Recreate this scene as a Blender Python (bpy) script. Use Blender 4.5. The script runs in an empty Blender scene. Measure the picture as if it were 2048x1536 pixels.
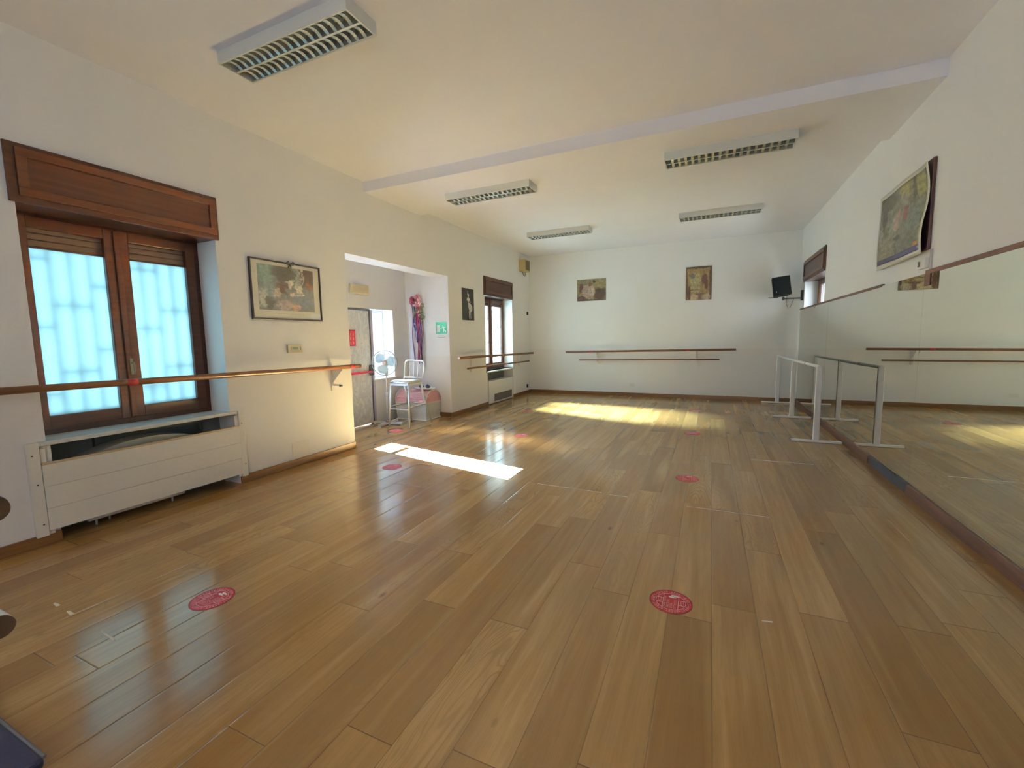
import bpy, math, random
from mathutils import Vector, Matrix
random.seed(7)
S = bpy.context.scene
COL = S.collection
PI = math.pi

# ------------------------------------------------------------------ camera
cam_d = bpy.data.cameras.new('camera'); cam = bpy.data.objects.new('camera', cam_d); COL.objects.link(cam)
R = Vector((0.910696, 0.4127532, -0.0163583)); U = Vector((-0.0278476, 0.1008573, 0.9945111)); F = Vector((-0.4121375, 0.9052417, -0.1033445))
m = Matrix((R, U, -F)).transposed().to_4x4(); m.translation = Vector((4.3112, 0, 1.42))
cam.matrix_world = m
cam_d.sensor_width = 36; cam_d.lens = 869.836 / 2048 * 36; cam_d.clip_start = 0.02
S.camera = cam
# ------------------------------------------------------------------ world, light, exposure
S.view_settings.view_transform = 'Standard'; S.view_settings.look = 'None'
S.view_settings.gamma = 1; S.view_settings.use_curve_mapping = False
S.view_settings.exposure = 1.88
w = bpy.data.worlds.new('world'); S.world = w; w.use_nodes = True
w.node_tree.nodes['Background'].inputs[0].default_value = (0.62, 0.80, 1.0, 1)
w.node_tree.nodes['Background'].inputs[1].default_value = 0.18
try:
    c = S.cycles
    c.use_denoising = True; c.max_bounces = 10; c.diffuse_bounces = 7; c.glossy_bounces = 5
    c.transparent_max_bounces = 8; c.sample_clamp_indirect = 6.0; c.caustics_reflective = False
    c.blur_glossy = 0.5
except Exception: pass

def area(name, loc, d, sx, sy, power, col, spread=180):
    l = bpy.data.lights.new(name, 'AREA'); l.shape = 'RECTANGLE'; l.size = sx; l.size_y = sy
    l.energy = power; l.color = col; l.spread = math.radians(spread)
    o = bpy.data.objects.new(name, l); COL.objects.link(o); o.location = loc
    o.rotation_euler = Vector(d).to_track_quat('-Z', 'Y').to_euler(); return o
def spot(name, target, dist, power, col, radius, cone):
    d = Vector(SUN).normalized()
    l = bpy.data.lights.new(name, 'SPOT'); l.energy = power; l.color = col
    l.shadow_soft_size = radius; l.spot_size = math.radians(cone); l.spot_blend = 0.05
    o = bpy.data.objects.new(name, l); COL.objects.link(o); o.location = Vector(target) - d * dist
    o.rotation_euler = d.to_track_quat('-Z', 'Y').to_euler(); return o
SUN = (1, -0.216, -0.5633)
SKY = (0.56, 0.86, 1.0)
# daylight outside the windows, plus an added fill behind the camera
area('daylight_left_window', (-0.80, 2.07, 1.55), (1, 0, 0), 1.9, 1.9, 6.8, SKY)
area('daylight_far_window', (-0.80, 8.85, 1.50), (1, 0, 0), 1.9, 1.9, 34, SKY)
area('daylight_sidelight', (-1.75, 6.35, 1.45), (1, -0.15, 0), 1.5, 1.7, 6, (0.50, 0.84, 1.0))
area('daylight_right_window', (6.85, 9.30, 1.70), (-1, 0, 0), 1.9, 1.9, 36, (0.85, 0.95, 1.0))
area('back_fill_light', (4.2, -2.95, 1.85), (0, 1, 0), 3.4, 2.5, 21, (0.96, 0.98, 1.0))  # added fill from the unseen end of the room, its window is invented
# the low sun: through the clear pane left of the door, and softened through the frosted panes
spot('sun_beam', (-1.0, 4.84, 1.36), 14, 12000000, (0.54, 0.73, 1.0), 0.012, 7.2)
spot('sun_beam_sidelight', (-1.0, 6.1, 1.4), 9, 13000, (0.98, 0.93, 0.80), 1.1, 10.5)
spot('sun_beam_far_window', (-0.2, 8.85, 1.55), 9, 100000, (0.92, 0.93, 0.92), 1.25, 12.5)

# ------------------------------------------------------------------ materials
def srgb(r, g, b):
    f = lambda c: (c / 255) / 12.92 if c / 255 <= 0.04045 else ((c / 255 + 0.055) / 1.055) ** 2.4
    return (f(r), f(g), f(b), 1)
MATS = {}
def mat(name, col, rough=0.5, metal=0.0, var=0.06, scale=8, bump=0.0, spec=0.5, trans=0.0):
    if name in MATS: return MATS[name]
    mt = bpy.data.materials.new(name); mt.use_nodes = True; nt = mt.node_tree; N = nt.nodes; L = nt.links
    b = N['Principled BSDF']; b.inputs['Roughness'].default_value = rough; b.inputs['Metallic'].default_value = metal
    b.inputs['Specular IOR Level'].default_value = spec
    tc = N.new('ShaderNodeTexCoord'); nz = N.new('ShaderNodeTexNoise'); nz.inputs['Scale'].default_value = scale; nz.inputs['Detail'].default_value = 4
    L.new(tc.outputs['Object'], nz.inputs['Vector'])
    mx = N.new('ShaderNodeMix'); mx.data_type = 'RGBA'
    c = col if len(col) == 4 else (*col, 1)
    mx.inputs[6].default_value = tuple(x * (1 - var) for x in c[:3]) + (1,)
    mx.inputs[7].default_value = tuple(min(1, x * (1 + var)) for x in c[:3]) + (1,)
    L.new(nz.outputs['Fac'], mx.inputs[0]); L.new(mx.outputs[2], b.inputs['Base Color'])
    if bump:
        bp = N.new('ShaderNodeBump'); bp.inputs['Strength'].default_value = bump; bp.inputs['Distance'].default_value = 0.004
        L.new(nz.outputs['Fac'], bp.inputs['Height']); L.new(bp.outputs['Normal'], b.inputs['Normal'])
    MATS[name] = mt; return mt

def wood(name, c1, c2, axis, rough=0.4, scale=1.0):
    if name in MATS: return MATS[name]
    mt = bpy.data.materials.new(name); mt.use_nodes = True; nt = mt.node_tree; N = nt.nodes; L = nt.links
    b = N['Principled BSDF']; b.inputs['Roughness'].default_value = rough
    tc = N.new('ShaderNodeTexCoord'); mp = N.new('ShaderNodeMapping')
    s = [40 * scale] * 3; s['xyz'.index(axis)] = 1.6 * scale; mp.inputs['Scale'].default_value = s
    nz = N.new('ShaderNodeTexNoise'); nz.inputs['Scale'].default_value = 1.0; nz.inputs['Detail'].default_value = 5
    cr = N.new('ShaderNodeValToRGB'); cr.color_ramp.elements[0].position = .3; cr.color_ramp.elements[1].position = .7
    cr.color_ramp.elements[0].color = c1; cr.color_ramp.elements[1].color = c2
    L.new(tc.outputs['Object'], mp.inputs[0]); L.new(mp.outputs[0], nz.inputs['Vector']); L.new(nz.outputs['Fac'], cr.inputs[0]); L.new(cr.outputs[0], b.inputs['Base Color'])
    MATS[name] = mt; return mt

def wall_paint():
    mt = bpy.data.materials.new('wall_paint'); mt.use_nodes = True; nt = mt.node_tree; N = nt.nodes; L = nt.links
    b = N['Principled BSDF']; b.inputs['Roughness'].default_value = .75
    tc = N.new('ShaderNodeTexCoord'); sp = N.new('ShaderNodeSeparateXYZ'); L.new(tc.outputs['Object'], sp.inputs[0])
    gt = N.new('ShaderNodeMath'); gt.operation = 'LESS_THAN'; gt.inputs[1].default_value = 1.125; L.new(sp.outputs[2], gt.inputs[0])
    mx = N.new('ShaderNodeMix'); mx.data_type = 'RGBA'
    mx.inputs[6].default_value = (0.81, 0.812, 0.815, 1); mx.inputs[7].default_value = (0.79, 0.775, 0.765, 1)
    L.new(gt.outputs[0], mx.inputs[0])
    nz = N.new('ShaderNodeTexNoise'); nz.inputs['Scale'].default_value = 1.2; nz.inputs['Detail'].default_value = 5; L.new(tc.outputs['Object'], nz.inputs['Vector'])
    mr = N.new('ShaderNodeMapRange'); mr.inputs[3].default_value = .96; mr.inputs[4].default_value = 1.03; L.new(nz.outputs['Fac'], mr.inputs[0])
    vm = N.new('ShaderNodeVectorMath'); vm.operation = 'SCALE'; L.new(mx.outputs[2], vm.inputs[0]); L.new(mr.outputs[0], vm.inputs['Scale'])
    L.new(vm.outputs[0], b.inputs['Base Color'])
    n2 = N.new('ShaderNodeTexNoise'); n2.inputs['Scale'].default_value = 90; L.new(tc.outputs['Object'], n2.inputs['Vector'])
    bp = N.new('ShaderNodeBump'); bp.inputs['Strength'].default_value = .15; bp.inputs['Distance'].default_value = .003
    L.new(n2.outputs['Fac'], bp.inputs['Height']); L.new(bp.outputs['Normal'], b.inputs['Normal'])
    return mt

def floor_mat():
    mt = bpy.data.materials.new('oak_planks'); mt.use_nodes = True; nt = mt.node_tree; N = nt.nodes; L = nt.links
    b = N['Principled BSDF']
    def M(op, a, c=None, d=None):
        n = N.new('ShaderNodeMath'); n.operation = op
        for i, v in enumerate((a, c, d)):
            if v is None: continue
            if isinstance(v, (int, float)): n.inputs[i].default_value = v
            else: L.new(v, n.inputs[i])
        return n.outputs[0]
    def comb(x, y, z):
        n = N.new('ShaderNodeCombineXYZ')
        for i, v in enumerate((x, y, z)):
            if isinstance(v, (int, float)): n.inputs[i].default_value = v
            else: L.new(v, n.inputs[i])
        return n.outputs[0]
    def white(v):
        n = N.new('ShaderNodeTexWhiteNoise'); n.noise_dimensions = '3D'; L.new(v, n.inputs['Vector']); return n.outputs['Value']
    def noise(v, sc, det=4, dist=0, rough=.5):
        n = N.new('ShaderNodeTexNoise'); n.inputs['Scale'].default_value = sc; n.inputs['Detail'].default_value = det
        n.inputs['Distortion'].default_value = dist; n.inputs['Roughness'].default_value = rough; L.new(v, n.inputs['Vector']); return n.outputs['Fac']
    def rng(v, a, c, d=0, e=1):
        n = N.new('ShaderNodeMapRange'); L.new(v, n.inputs[0])
        for i, q in enumerate((a, c, d, e)): n.inputs[i + 1].default_value = q
        return n.outputs[0]
    def mixc(f, a, c, mode='MIX'):
        n = N.new('ShaderNodeMix'); n.data_type = 'RGBA'; n.blend_type = mode
        for i, v in ((0, f), (6, a), (7, c)):
            if isinstance(v, (int, float, tuple)): n.inputs[i].default_value = v
            else: L.new(v, n.inputs[i])
        return n.outputs[2]
    tc = N.new('ShaderNodeTexCoord'); sp = N.new('ShaderNodeSeparateXYZ'); L.new(tc.outputs['Object'], sp.inputs[0])
    X, Y = sp.outputs[0], sp.outputs[1]
    u = M('DIVIDE', M('SUBTRACT', X, 4.151 - 0.2057 * 60), 0.2057)
    row = M('FLOOR', u); fu = M('FRACT', u)
    rr = white(comb(row, 3.7, 1.3))
    Lr = M('ADD', 1.25, M('MULTIPLY', white(comb(row, 9.1, 4.2)), 0.7))
    v = M('DIVIDE', M('ADD', M('ADD', Y, 40), M('MULTIPLY', rr, 3.0)), Lr)
    cell = M('FLOOR', v); fv = M('FRACT', v)
    r1 = white(comb(row, cell, 0.5)); r2 = white(comb(row, cell, 7.5)); r3 = white(comb(row, cell, 13.5))
    gx = M('ADD', X, M('MULTIPLY', r1, 17.0)); gy = M('ADD', Y, M('MULTIPLY', r2, 23.0))
    # long grain, fibre and cathedral figure
    grain = noise(comb(M('MULTIPLY', gx, 26), M('MULTIPLY', gy, 1.3), r3), 1.0, 6, .4, .6)
    fibre = noise(comb(M('MULTIPLY', gx, 220), M('MULTIPLY', gy, 7), r1), 1.0, 3)
    fld = noise(comb(M('MULTIPLY', gx, 5.5), M('MULTIPLY', gy, .9), r2), 1.0, 2, .3)
    rings = M('SINE', M('MULTIPLY', fld, 150))
    ringm = M('MULTIPLY', M('MULTIPLY', rng(rings, 0.2, 1.0), rng(r3, .45, .75)), rng(fld, .35, .5))
    broad = noise(comb(M('MULTIPLY', gx, 7), M('MULTIPLY', gy, .5), r3), 1.0, 3, .5)
    base = mixc(rng(r1, 0, 1), (0.31, 0.163, 0.046, 1), (0.49, 0.295, 0.105, 1))
    base = mixc(rng(broad, .50, .72, 0, .6), base, (0.62, 0.405, 0.165, 1))
    base = mixc(rng(r2, .8, 1, 0, .5), base, (0.28, 0.135, 0.034, 1))
    base = mixc(rng(grain, .35, .75, .0, .5), base, (0.25, 0.125, 0.032, 1))
    base = mixc(rng(fibre, .5, .8, 0, .28), base, (0.24, 0.125, 0.042, 1))
    base = mixc(M('MULTIPLY', ringm, .6), base, (0.30, 0.17, 0.062, 1))
    kn = N.new('ShaderNodeTexVoronoi'); kn.inputs['Scale'].default_value = 1.0
    L.new(comb(M('MULTIPLY', gx, 2.6), M('MULTIPLY', gy, 1.1), 0.0), kn.inputs['Vector'])
    base = mixc(rng(kn.outputs['Distance'], .022, .05, .75, 0), base, (0.10, 0.05, 0.02, 1))
    ex = M('MINIMUM', fu, M('SUBTRACT', 1, fu)); ey = M('MULTIPLY', M('MINIMUM', fv, M('SUBTRACT', 1, fv)), Lr)
    sx = rng(ex, .004, .011, 1, 0); sy = rng(ey, .0012, .0026, 1, 0)
    # the long seams come and go, the butt joints stay dark
    seam = M('MAXIMUM', M('MULTIPLY', sx, rng(noise(comb(row, M('MULTIPLY', Y, .9), 2.0), 1.0, 2), .35, .6, .25, .8)), M('MULTIPLY', sy, .85))
    base = mixc(seam, base, (0.12, 0.065, 0.028, 1))
    L.new(base, b.inputs['Base Color'])
    sm = noise(tc.outputs['Object'], 2.2, 4)
    L.new(M('ADD', rng(sm, .3, .7, .12, .19), M('MULTIPLY', fibre, .04)), b.inputs['Roughness'])
    b.inputs['Specular IOR Level'].default_value = .62
    b.inputs['IOR'].default_value = 1.55
    # worn bevels and planks that lie at slightly different tilts
    h = M('SUBTRACT', M('MULTIPLY', M('ADD', M('MULTIPLY', M('SUBTRACT', r1, .5), fu), M('MULTIPLY', M('SUBTRACT', r2, .5), M('MULTIPLY', fv, 3))), .0003),
          M('ADD', M('MULTIPLY', rng(ex, 0, .035, 1, 0), .0009), M('MULTIPLY', rng(ey, 0, .006, 1, 0), .0007)))
    h = M('ADD', h, M('MULTIPLY', noise(comb(M('MULTIPLY', X, 6), M('MULTIPLY', Y, 2.2), 0.0), 1.0, 2), .0004))
    h = M('ADD', h, M('MULTIPLY', fibre, .00007))
    bp = N.new('ShaderNodeBump'); bp.inputs['Distance'].default_value = 1.0; bp.inputs['Strength'].default_value = .8
    L.new(h, bp.inputs['Height']); L.new(bp.outputs['Normal'], b.inputs['Normal'])
    return mt

def pane_mat(name, t, tint, rough=.5):
    mt = bpy.data.materials.new(name); mt.use_nodes = True; nt = mt.node_tree; N = nt.nodes; L = nt.links
    for n in list(N):
        if n.type != 'OUTPUT_MATERIAL': N.remove(n)
    out = [n for n in N if n.type == 'OUTPUT_MATERIAL'][0]
    tr = N.new('ShaderNodeBsdfTransparent'); tr.inputs[0].default_value = (*tint, 1)
    tl = N.new('ShaderNodeBsdfTranslucent'); tl.inputs[0].default_value = (*tint, 1)
    mx = N.new('ShaderNodeMixShader'); mx.inputs[0].default_value = t
    L.new(tl.outputs[0], mx.inputs[1]); L.new(tr.outputs[0], mx.inputs[2])
    gl = N.new('ShaderNodeBsdfGlossy'); gl.inputs['Roughness'].default_value = rough * .4
    m2 = N.new('ShaderNodeMixShader'); m2.inputs[0].default_value = .05
    L.new(mx.outputs[0], m2.inputs[1]); L.new(gl.outputs[0], m2.inputs[2])
    tc = N.new('ShaderNodeTexCoord'); nz = N.new('ShaderNodeTexNoise'); nz.inputs['Scale'].default_value = 14; L.new(tc.outputs['Object'], nz.inputs['Vector'])
    cr = N.new('ShaderNodeMix'); cr.data_type = 'RGBA'; cr.inputs[6].default_value = (*[x * .88 for x in tint], 1); cr.inputs[7].default_value = (*tint, 1)
    L.new(nz.outputs['Fac'], cr.inputs[0]); L.new(cr.outputs[2], tl.inputs[0])
    L.new(m2.outputs[0], out.inputs[0]); return mt

def paint_mat(name, w, h, base, blobs, warp=.12, rough=.5, seed=0.0, wscale=5):
    """loose painted patches: soft ellipses of colour over a mottled ground, in the picture's own coordinates"""
    mt = bpy.data.materials.new(name); mt.use_nodes = True; nt = mt.node_tree; N = nt.nodes; L = nt.links
    b = N['Principled BSDF']; b.inputs['Roughness'].default_value = rough
    tc = N.new('ShaderNodeTexCoord'); mp = N.new('ShaderNodeMapping'); mp.inputs['Scale'].default_value = (1 / w, 1 / h, 0)
    L.new(tc.outputs['Object'], mp.inputs[0])
    nz = N.new('ShaderNodeTexNoise'); nz.inputs['Scale'].default_value = wscale; nz.inputs['Detail'].default_value = 5; nz.inputs['Roughness'].default_value = .65
    off = N.new('ShaderNodeVectorMath'); off.operation = 'ADD'; off.inputs[1].default_value = (seed, seed * 2, seed)
    L.new(mp.outputs[0], off.inputs[0]); L.new(off.outputs[0], nz.inputs['Vector'])
    sub = N.new('ShaderNodeVectorMath'); sub.operation = 'SUBTRACT'; sub.inputs[1].default_value = (.5, .5, .5); L.new(nz.outputs['Color'], sub.inputs[0])
    sc = N.new('ShaderNodeVectorMath'); sc.operation = 'SCALE'; sc.inputs['Scale'].default_value = warp * 2; L.new(sub.outputs[0], sc.inputs[0])
    ad = N.new('ShaderNodeVectorMath'); ad.operation = 'ADD'; L.new(mp.outputs[0], ad.inputs[0]); L.new(sc.outputs[0], ad.inputs[1])
    m3 = N.new('ShaderNodeVectorMath'); m3.operation = 'MULTIPLY'; m3.inputs[1].default_value = (1, 1, 0); L.new(ad.outputs[0], m3.inputs[0])
    n2 = N.new('ShaderNodeTexNoise'); n2.inputs['Scale'].default_value = 9; n2.inputs['Detail'].default_value = 6; L.new(off.outputs[0], n2.inputs['Vector'])
    g = N.new('ShaderNodeMix'); g.data_type = 'RGBA'; g.inputs[6].default_value = srgb(*[c * .72 for c in base]); g.inputs[7].default_value = srgb(*[min(255, c * 1.25) for c in base])
    L.new(n2.outputs['Fac'], g.inputs[0]); cur = g.outputs[2]
    for cx, cy, rx, ry, col in blobs:
        s1 = N.new('ShaderNodeVectorMath'); s1.operation = 'SUBTRACT'; s1.inputs[1].default_value = (cx, cy, 0); L.new(m3.outputs[0], s1.inputs[0])
        s2 = N.new('ShaderNodeVectorMath'); s2.operation = 'MULTIPLY'; s2.inputs[1].default_value = (1 / rx, 1 / ry, 0); L.new(s1.outputs[0], s2.inputs[0])
        ln = N.new('ShaderNodeVectorMath'); ln.operation = 'LENGTH'; L.new(s2.outputs[0], ln.inputs[0])
        mr = N.new('ShaderNodeMapRange'); mr.inputs[1].default_value = .75; mr.inputs[2].default_value = 1.1; mr.inputs[3].default_value = .92; mr.inputs[4].default_value = 0
        L.new(ln.outputs['Value'], mr.inputs[0])
        k = N.new('ShaderNodeMix'); k.data_type = 'RGBA'; k.inputs[7].default_value = srgb(*col)
        L.new(mr.outputs[0], k.inputs[0]); L.new(cur, k.inputs[6]); cur = k.outputs[2]
    n3 = N.new('ShaderNodeTexNoise'); n3.inputs['Scale'].default_value = 16; n3.inputs['Detail'].default_value = 6; n3.inputs['Roughness'].default_value = .7
    L.new(off.outputs[0], n3.inputs['Vector'])
    r3 = N.new('ShaderNodeMapRange'); r3.inputs[1].default_value = .3; r3.inputs[2].default_value = .7; r3.inputs[3].default_value = .45; r3.inputs[4].default_value = 1.55; L.new(n3.outputs['Fac'], r3.inputs[0])
    v3 = N.new('ShaderNodeVectorMath'); v3.operation = 'SCALE'; L.new(cur, v3.inputs[0]); L.new(r3.outputs[0], v3.inputs['Scale'])
    L.new(v3.outputs[0], b.inputs['Base Color']); return mt

def marble_mat():
    mt = bpy.data.materials.new('marbled_laminate'); mt.use_nodes = True; nt = mt.node_tree; N = nt.nodes; L = nt.links
    b = N['Principled BSDF']; b.inputs['Roughness'].default_value = .35
    tc = N.new('ShaderNodeTexCoord'); mp = N.new('ShaderNodeMapping'); mp.inputs['Scale'].default_value = (5, 7, 2.6)
    n = N.new('ShaderNodeTexNoise'); n.inputs['Scale'].default_value = 1.5; n.inputs['Detail'].default_value = 8; n.inputs['Roughness'].default_value = .7; n.inputs['Distortion'].default_value = 1.6
    cr = N.new('ShaderNodeValToRGB'); e = cr.color_ramp.elements
    e[0].position = .38; e[0].color = (.86, .88, .88, 1); e[1].position = .60; e[1].color = (.86, .87, .87, 1)
    q = e.new(.49); q.color = (.60, .65, .70, 1); q = e.new(.53); q.color = (.82, .84, .85, 1)
    L.new(tc.outputs['Object'], mp.inputs[0]); L.new(mp.outputs[0], n.inputs['Vector']); L.new(n.outputs['Fac'], cr.inputs[0]); L.new(cr.outputs[0], b.inputs['Base Color'])
    return mt

WALL = wall_paint(); FLOOR = floor_mat()
CEIL = mat('ceiling_paint', (.81, .815, .89), .8, var=.03, scale=1.5)
BASEB = wood('skirting_wood', (.15, .066, .02, 1), (.24, .115, .036, 1), 'y', .35)
BASEX = wood('skirting_wood_across', (.15, .066, .02, 1), (.24, .115, .036, 1), 'x', .35)
DARKW = wood('mahogany_stain', (.042, .010, .004, 1), (.076, .020, .007, 1), 'y', .33)
DARKW2 = wood('mahogany_light', (.070, .018, .006, 1), (.118, .033, .010, 1), 'y', .33)
RAILW = wood('rail_wood', (.12, .048, .016, 1), (.21, .09, .034, 1), 'y', .35)
RAILX = wood('rail_wood_across', (.13, .045, .024, 1), (.20, .075, .04, 1), 'x', .35)
TRIMW = wood('mirror_trim_wood', (.095, .034, .018, 1), (.16, .062, .034, 1), 'y', .4)
PINE = wood('raw_pine_edge', (.52, .38, .22, 1), (.66, .50, .30, 1), 'y', .6)
WBOARD = mat('white_painted_board', (.76, .74, .69), .5, var=.04, bump=.1, scale=30)
WMETAL = mat('white_enamel', (.78, .78, .77), .35, var=.03)
LAMPM = mat('lamp_enamel', (.66, .68, .66), .4, var=.03)
ALU = mat('louvre_aluminium', (.66, .69, .66), .38, .85, var=.05, scale=20)
BALU = mat('brushed_aluminium', (.74, .78, .80), .32, .75, var=.05, scale=30)
BLACK = mat('black_plastic', (.012, .012, .013), .45, var=.2)
FRAMEB = mat('black_frame', (.018, .012, .014), .35, var=.2)
MATCARD = mat('cream_mount', (.70, .69, .60), .7, var=.02)
WPAPER = mat('white_paper', (.80, .82, .80), .7, var=.02)
RED = mat('red_vinyl', (.50, .010, .025), .35, var=.08, scale=40)
DRED = mat('dark_red_edge', (.20, .01, .015), .4)
PINKW = mat('pale_print', (.90, .68, .68), .4, var=.04)
GREEN = mat('safety_green', (.0, .20, .10), .4, var=.04)
MARBLE = mat('sill_marble', (.62, .62, .59), .25, var=.18, scale=14)
CREAMP = mat('aged_cream_plastic', (.66, .56, .36), .45, var=.05)
YELP = mat('yellowed_casing', (.52, .42, .20), .45, var=.08)
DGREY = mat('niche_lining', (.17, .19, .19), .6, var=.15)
GREYP = mat('grey_plastic', (.45, .46, .43), .45)
NAVY = mat('navy_mat_vinyl', (.028, .028, .085), .55, var=.1, bump=.2, scale=60)
PIPING = mat('grey_piping', (.17, .16, .17), .6)
def mirror_mat():
    mt = mat('mirror_glass', (.80, .795, .70), .0, 1.0, var=.0); return mt
MIRROR = mirror_mat()
EDGEG = mat('mirror_edge', (.03, .045, .04), .3)
FROST1 = pane_mat('frosted_pane', .18, (.60, .93, .97))
FROST3 = pane_mat('frosted_pane_far', .86, (.66, .93, .98))
FROST2 = pane_mat('frosted_pane_sidelight', .85, (.93, .98, 1.0))
CLEAR = pane_mat('clear_pane', .96, (.98, 1.0, 1.0), .1)
SHUT = mat('shutter_slats', (.20, .125, .09), .6, var=.06)
BARS = mat('iron_bars_pale', (.20, .22, .23), .6)
MARBD = marble_mat()

# ------------------------------------------------------------------ mesh building
class MB:
    def __init__(s): s.v = []; s.f = []; s.sm = []
    def add(s, vs, fs, smooth=False):
        b = len(s.v); s.v += [tuple(p) for p in vs]; s.f += [tuple(i + b for i in q) for q in fs]; s.sm += [smooth] * len(fs); return s
    def box(s, x0, x1, y0, y1, z0, z1, bev=0.0):
        if bev <= 0:
            vs = [(x, y, z) for z in (z0, z1) for y in (y0, y1) for x in (x0, x1)]
            return s.add(vs, [(0, 2, 3, 1), (4, 5, 7, 6), (0, 1, 5, 4), (2, 6, 7, 3), (0, 4, 6, 2), (1, 3, 7, 5)])
        import bmesh
        bm = bmesh.new(); bmesh.ops.create_cube(bm, size=1)
        for v in bm.verts: v.co = Vector(((x0 + x1) / 2 + v.co.x * (x1 - x0), (y0 + y1) / 2 + v.co.y * (y1 - y0), (z0 + z1) / 2 + v.co.z * (z1 - z0)))
        bmesh.ops.bevel(bm, geom=bm.edges[:], offset=bev, segments=2, profile=.5, affect='EDGES')
        bm.verts.index_update(); s.add([v.co[:] for v in bm.verts], [[v.index for v in f.verts] for f in bm.faces]); bm.free(); return s
    def tube(s, pts, r, n=12, caps=True, r2=None):
        pts = [Vector(p) for p in pts]; rs = r if isinstance(r, (list, tuple)) else [r] * len(pts); vs = []; fs = []
        ref = None
        for i, p in enumerate(pts):
            d = (pts[min(i + 1, len(pts) - 1)] - pts[max(i - 1, 0)]).normalized()
            if ref is None: ref = Vector((0, 0, 1)) if abs(d.z) < .9 else Vector((1, 0, 0))
            a = d.cross(ref).normalized(); b = a.cross(d).normalized(); ref = b
            for k in range(n):
                t = 2 * PI * k / n; vs.append(p + a * math.cos(t) * rs[i] + b * math.sin(t) * (r2 if r2 else rs[i]))
        for i in range(len(pts) - 1):
            for k in range(n):
                fs.append((i * n + k, i * n + (k + 1) % n, (i + 1) * n + (k + 1) % n, (i + 1) * n + k))
        s.add(vs, fs, True)
        if caps:
            b = len(s.v) - len(vs); s.f.append(tuple(b + k for k in range(n))[::-1]); s.f.append(tuple(b + len(vs) - n + k for k in range(n))); s.sm += [False, False]
        return s
    def prism(s, poly, h0, h1, axis='z'):
        n = len(poly)
        def P(a, b, h): return {'z': (a, b, h), 'x': (h, a, b), 'y': (a, h, b)}[axis]
        vs = [P(a, b, h0) for a, b in poly] + [P(a, b, h1) for a, b in poly]
        fs = [tuple(range(n))[::-1], tuple(range(n, 2 * n))] + [(i, (i + 1) % n, n + (i + 1) % n, n + i) for i in range(n)]
        return s.add(vs, fs)
    def disc(s, c, r, z0, z1, n=48):
        return s.prism([(c[0] + r * math.cos(2 * PI * k / n), c[1] + r * math.sin(2 * PI * k / n)) for k in range(n)], z0, z1)
    def ring(s, c, r0, r1, z0, z1, n=56):
        vs = []; fs = []
        for k in range(n):
            t = 2 * PI * k / n; a, b = math.cos(t), math.sin(t)
            vs += [(c[0] + r0 * a, c[1] + r0 * b, z0), (c[0] + r1 * a, c[1] + r1 * b, z0), (c[0] + r1 * a, c[1] + r1 * b, z1), (c[0] + r0 * a, c[1] + r0 * b, z1)]
            j = (k + 1) % n
            for e in range(4): fs.append((4 * k + e, 4 * j + e, 4 * j + (e + 1) % 4, 4 * k + (e + 1) % 4))
        return s.add(vs, fs)
    def ball(s, c, r, n=10, sq=(1, 1, 1)):
        vs = []; fs = []
        for i in range(1, n):
            for k in range(n * 2):
                a = PI * i / n; t = PI * k / n
                vs.append((c[0] + r * sq[0] * math.sin(a) * math.cos(t), c[1] + r * sq[1] * math.sin(a) * math.sin(t), c[2] + r * sq[2] * math.cos(a)))
        m_ = 2 * n
        for i in range(n - 2):
            for k in range(m_): fs.append((i * m_ + k, (i + 1) * m_ + k, (i + 1) * m_ + (k + 1) % m_, i * m_ + (k + 1) % m_))
        vs += [(c[0], c[1], c[2] + r * sq[2]), (c[0], c[1], c[2] - r * sq[2])]; t0 = len(vs) - 2
        for k in range(m_): fs.append((t0, k, (k + 1) % m_)); fs.append((t0 + 1, (n - 2) * m_ + (k + 1) % m_, (n - 2) * m_ + k))
        return s.add(vs, fs, True)
    def build(s, name, material, parent=None, loc=(0, 0, 0), rot=None):
        me = bpy.data.meshes.new(name); me.from_pydata(s.v, [], s.f); me.update()
        me.polygons.foreach_set('use_smooth', s.sm); me.materials.append(material)
        import bmesh
        bm = bmesh.new(); bm.from_mesh(me); bmesh.ops.recalc_face_normals(bm, faces=bm.faces[:]); bm.to_mesh(me); bm.free()
        o = bpy.data.objects.new(name, me); COL.objects.link(o); o.location = loc
        if rot: o.rotation_euler = rot
        if parent: o.parent = parent
        return o

def tag(o, label, cat, group=None):
    o['label'] = label; o['category'] = cat
    if group: o['group'] = group
    return o
def thing(name, label, cat, loc=(0, 0, 0), rz=0.0, group=None, mtx=None):
    o = bpy.data.objects.new(name, None); COL.objects.link(o); o.empty_display_size = .1
    o.location = loc; o.rotation_euler = (0, 0, rz)
    if mtx is not None: o.matrix_world = mtx
    return tag(o, label, cat, group)
def struct(o): o['kind'] = 'structure'; return o
def copy_tree(o, parent=None):
    c = o.copy(); COL.objects.link(c); c.parent = parent
    for ch in list(o.children): copy_tree(ch, c)
    return c
def frame_mtx(origin, u, v):
    u = Vector(u).normalized(); v = Vector(v).normalized(); n = u.cross(v)
    mm = Matrix((u, v, n)).transposed().to_4x4(); mm.translation = Vector(origin); return mm

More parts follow.
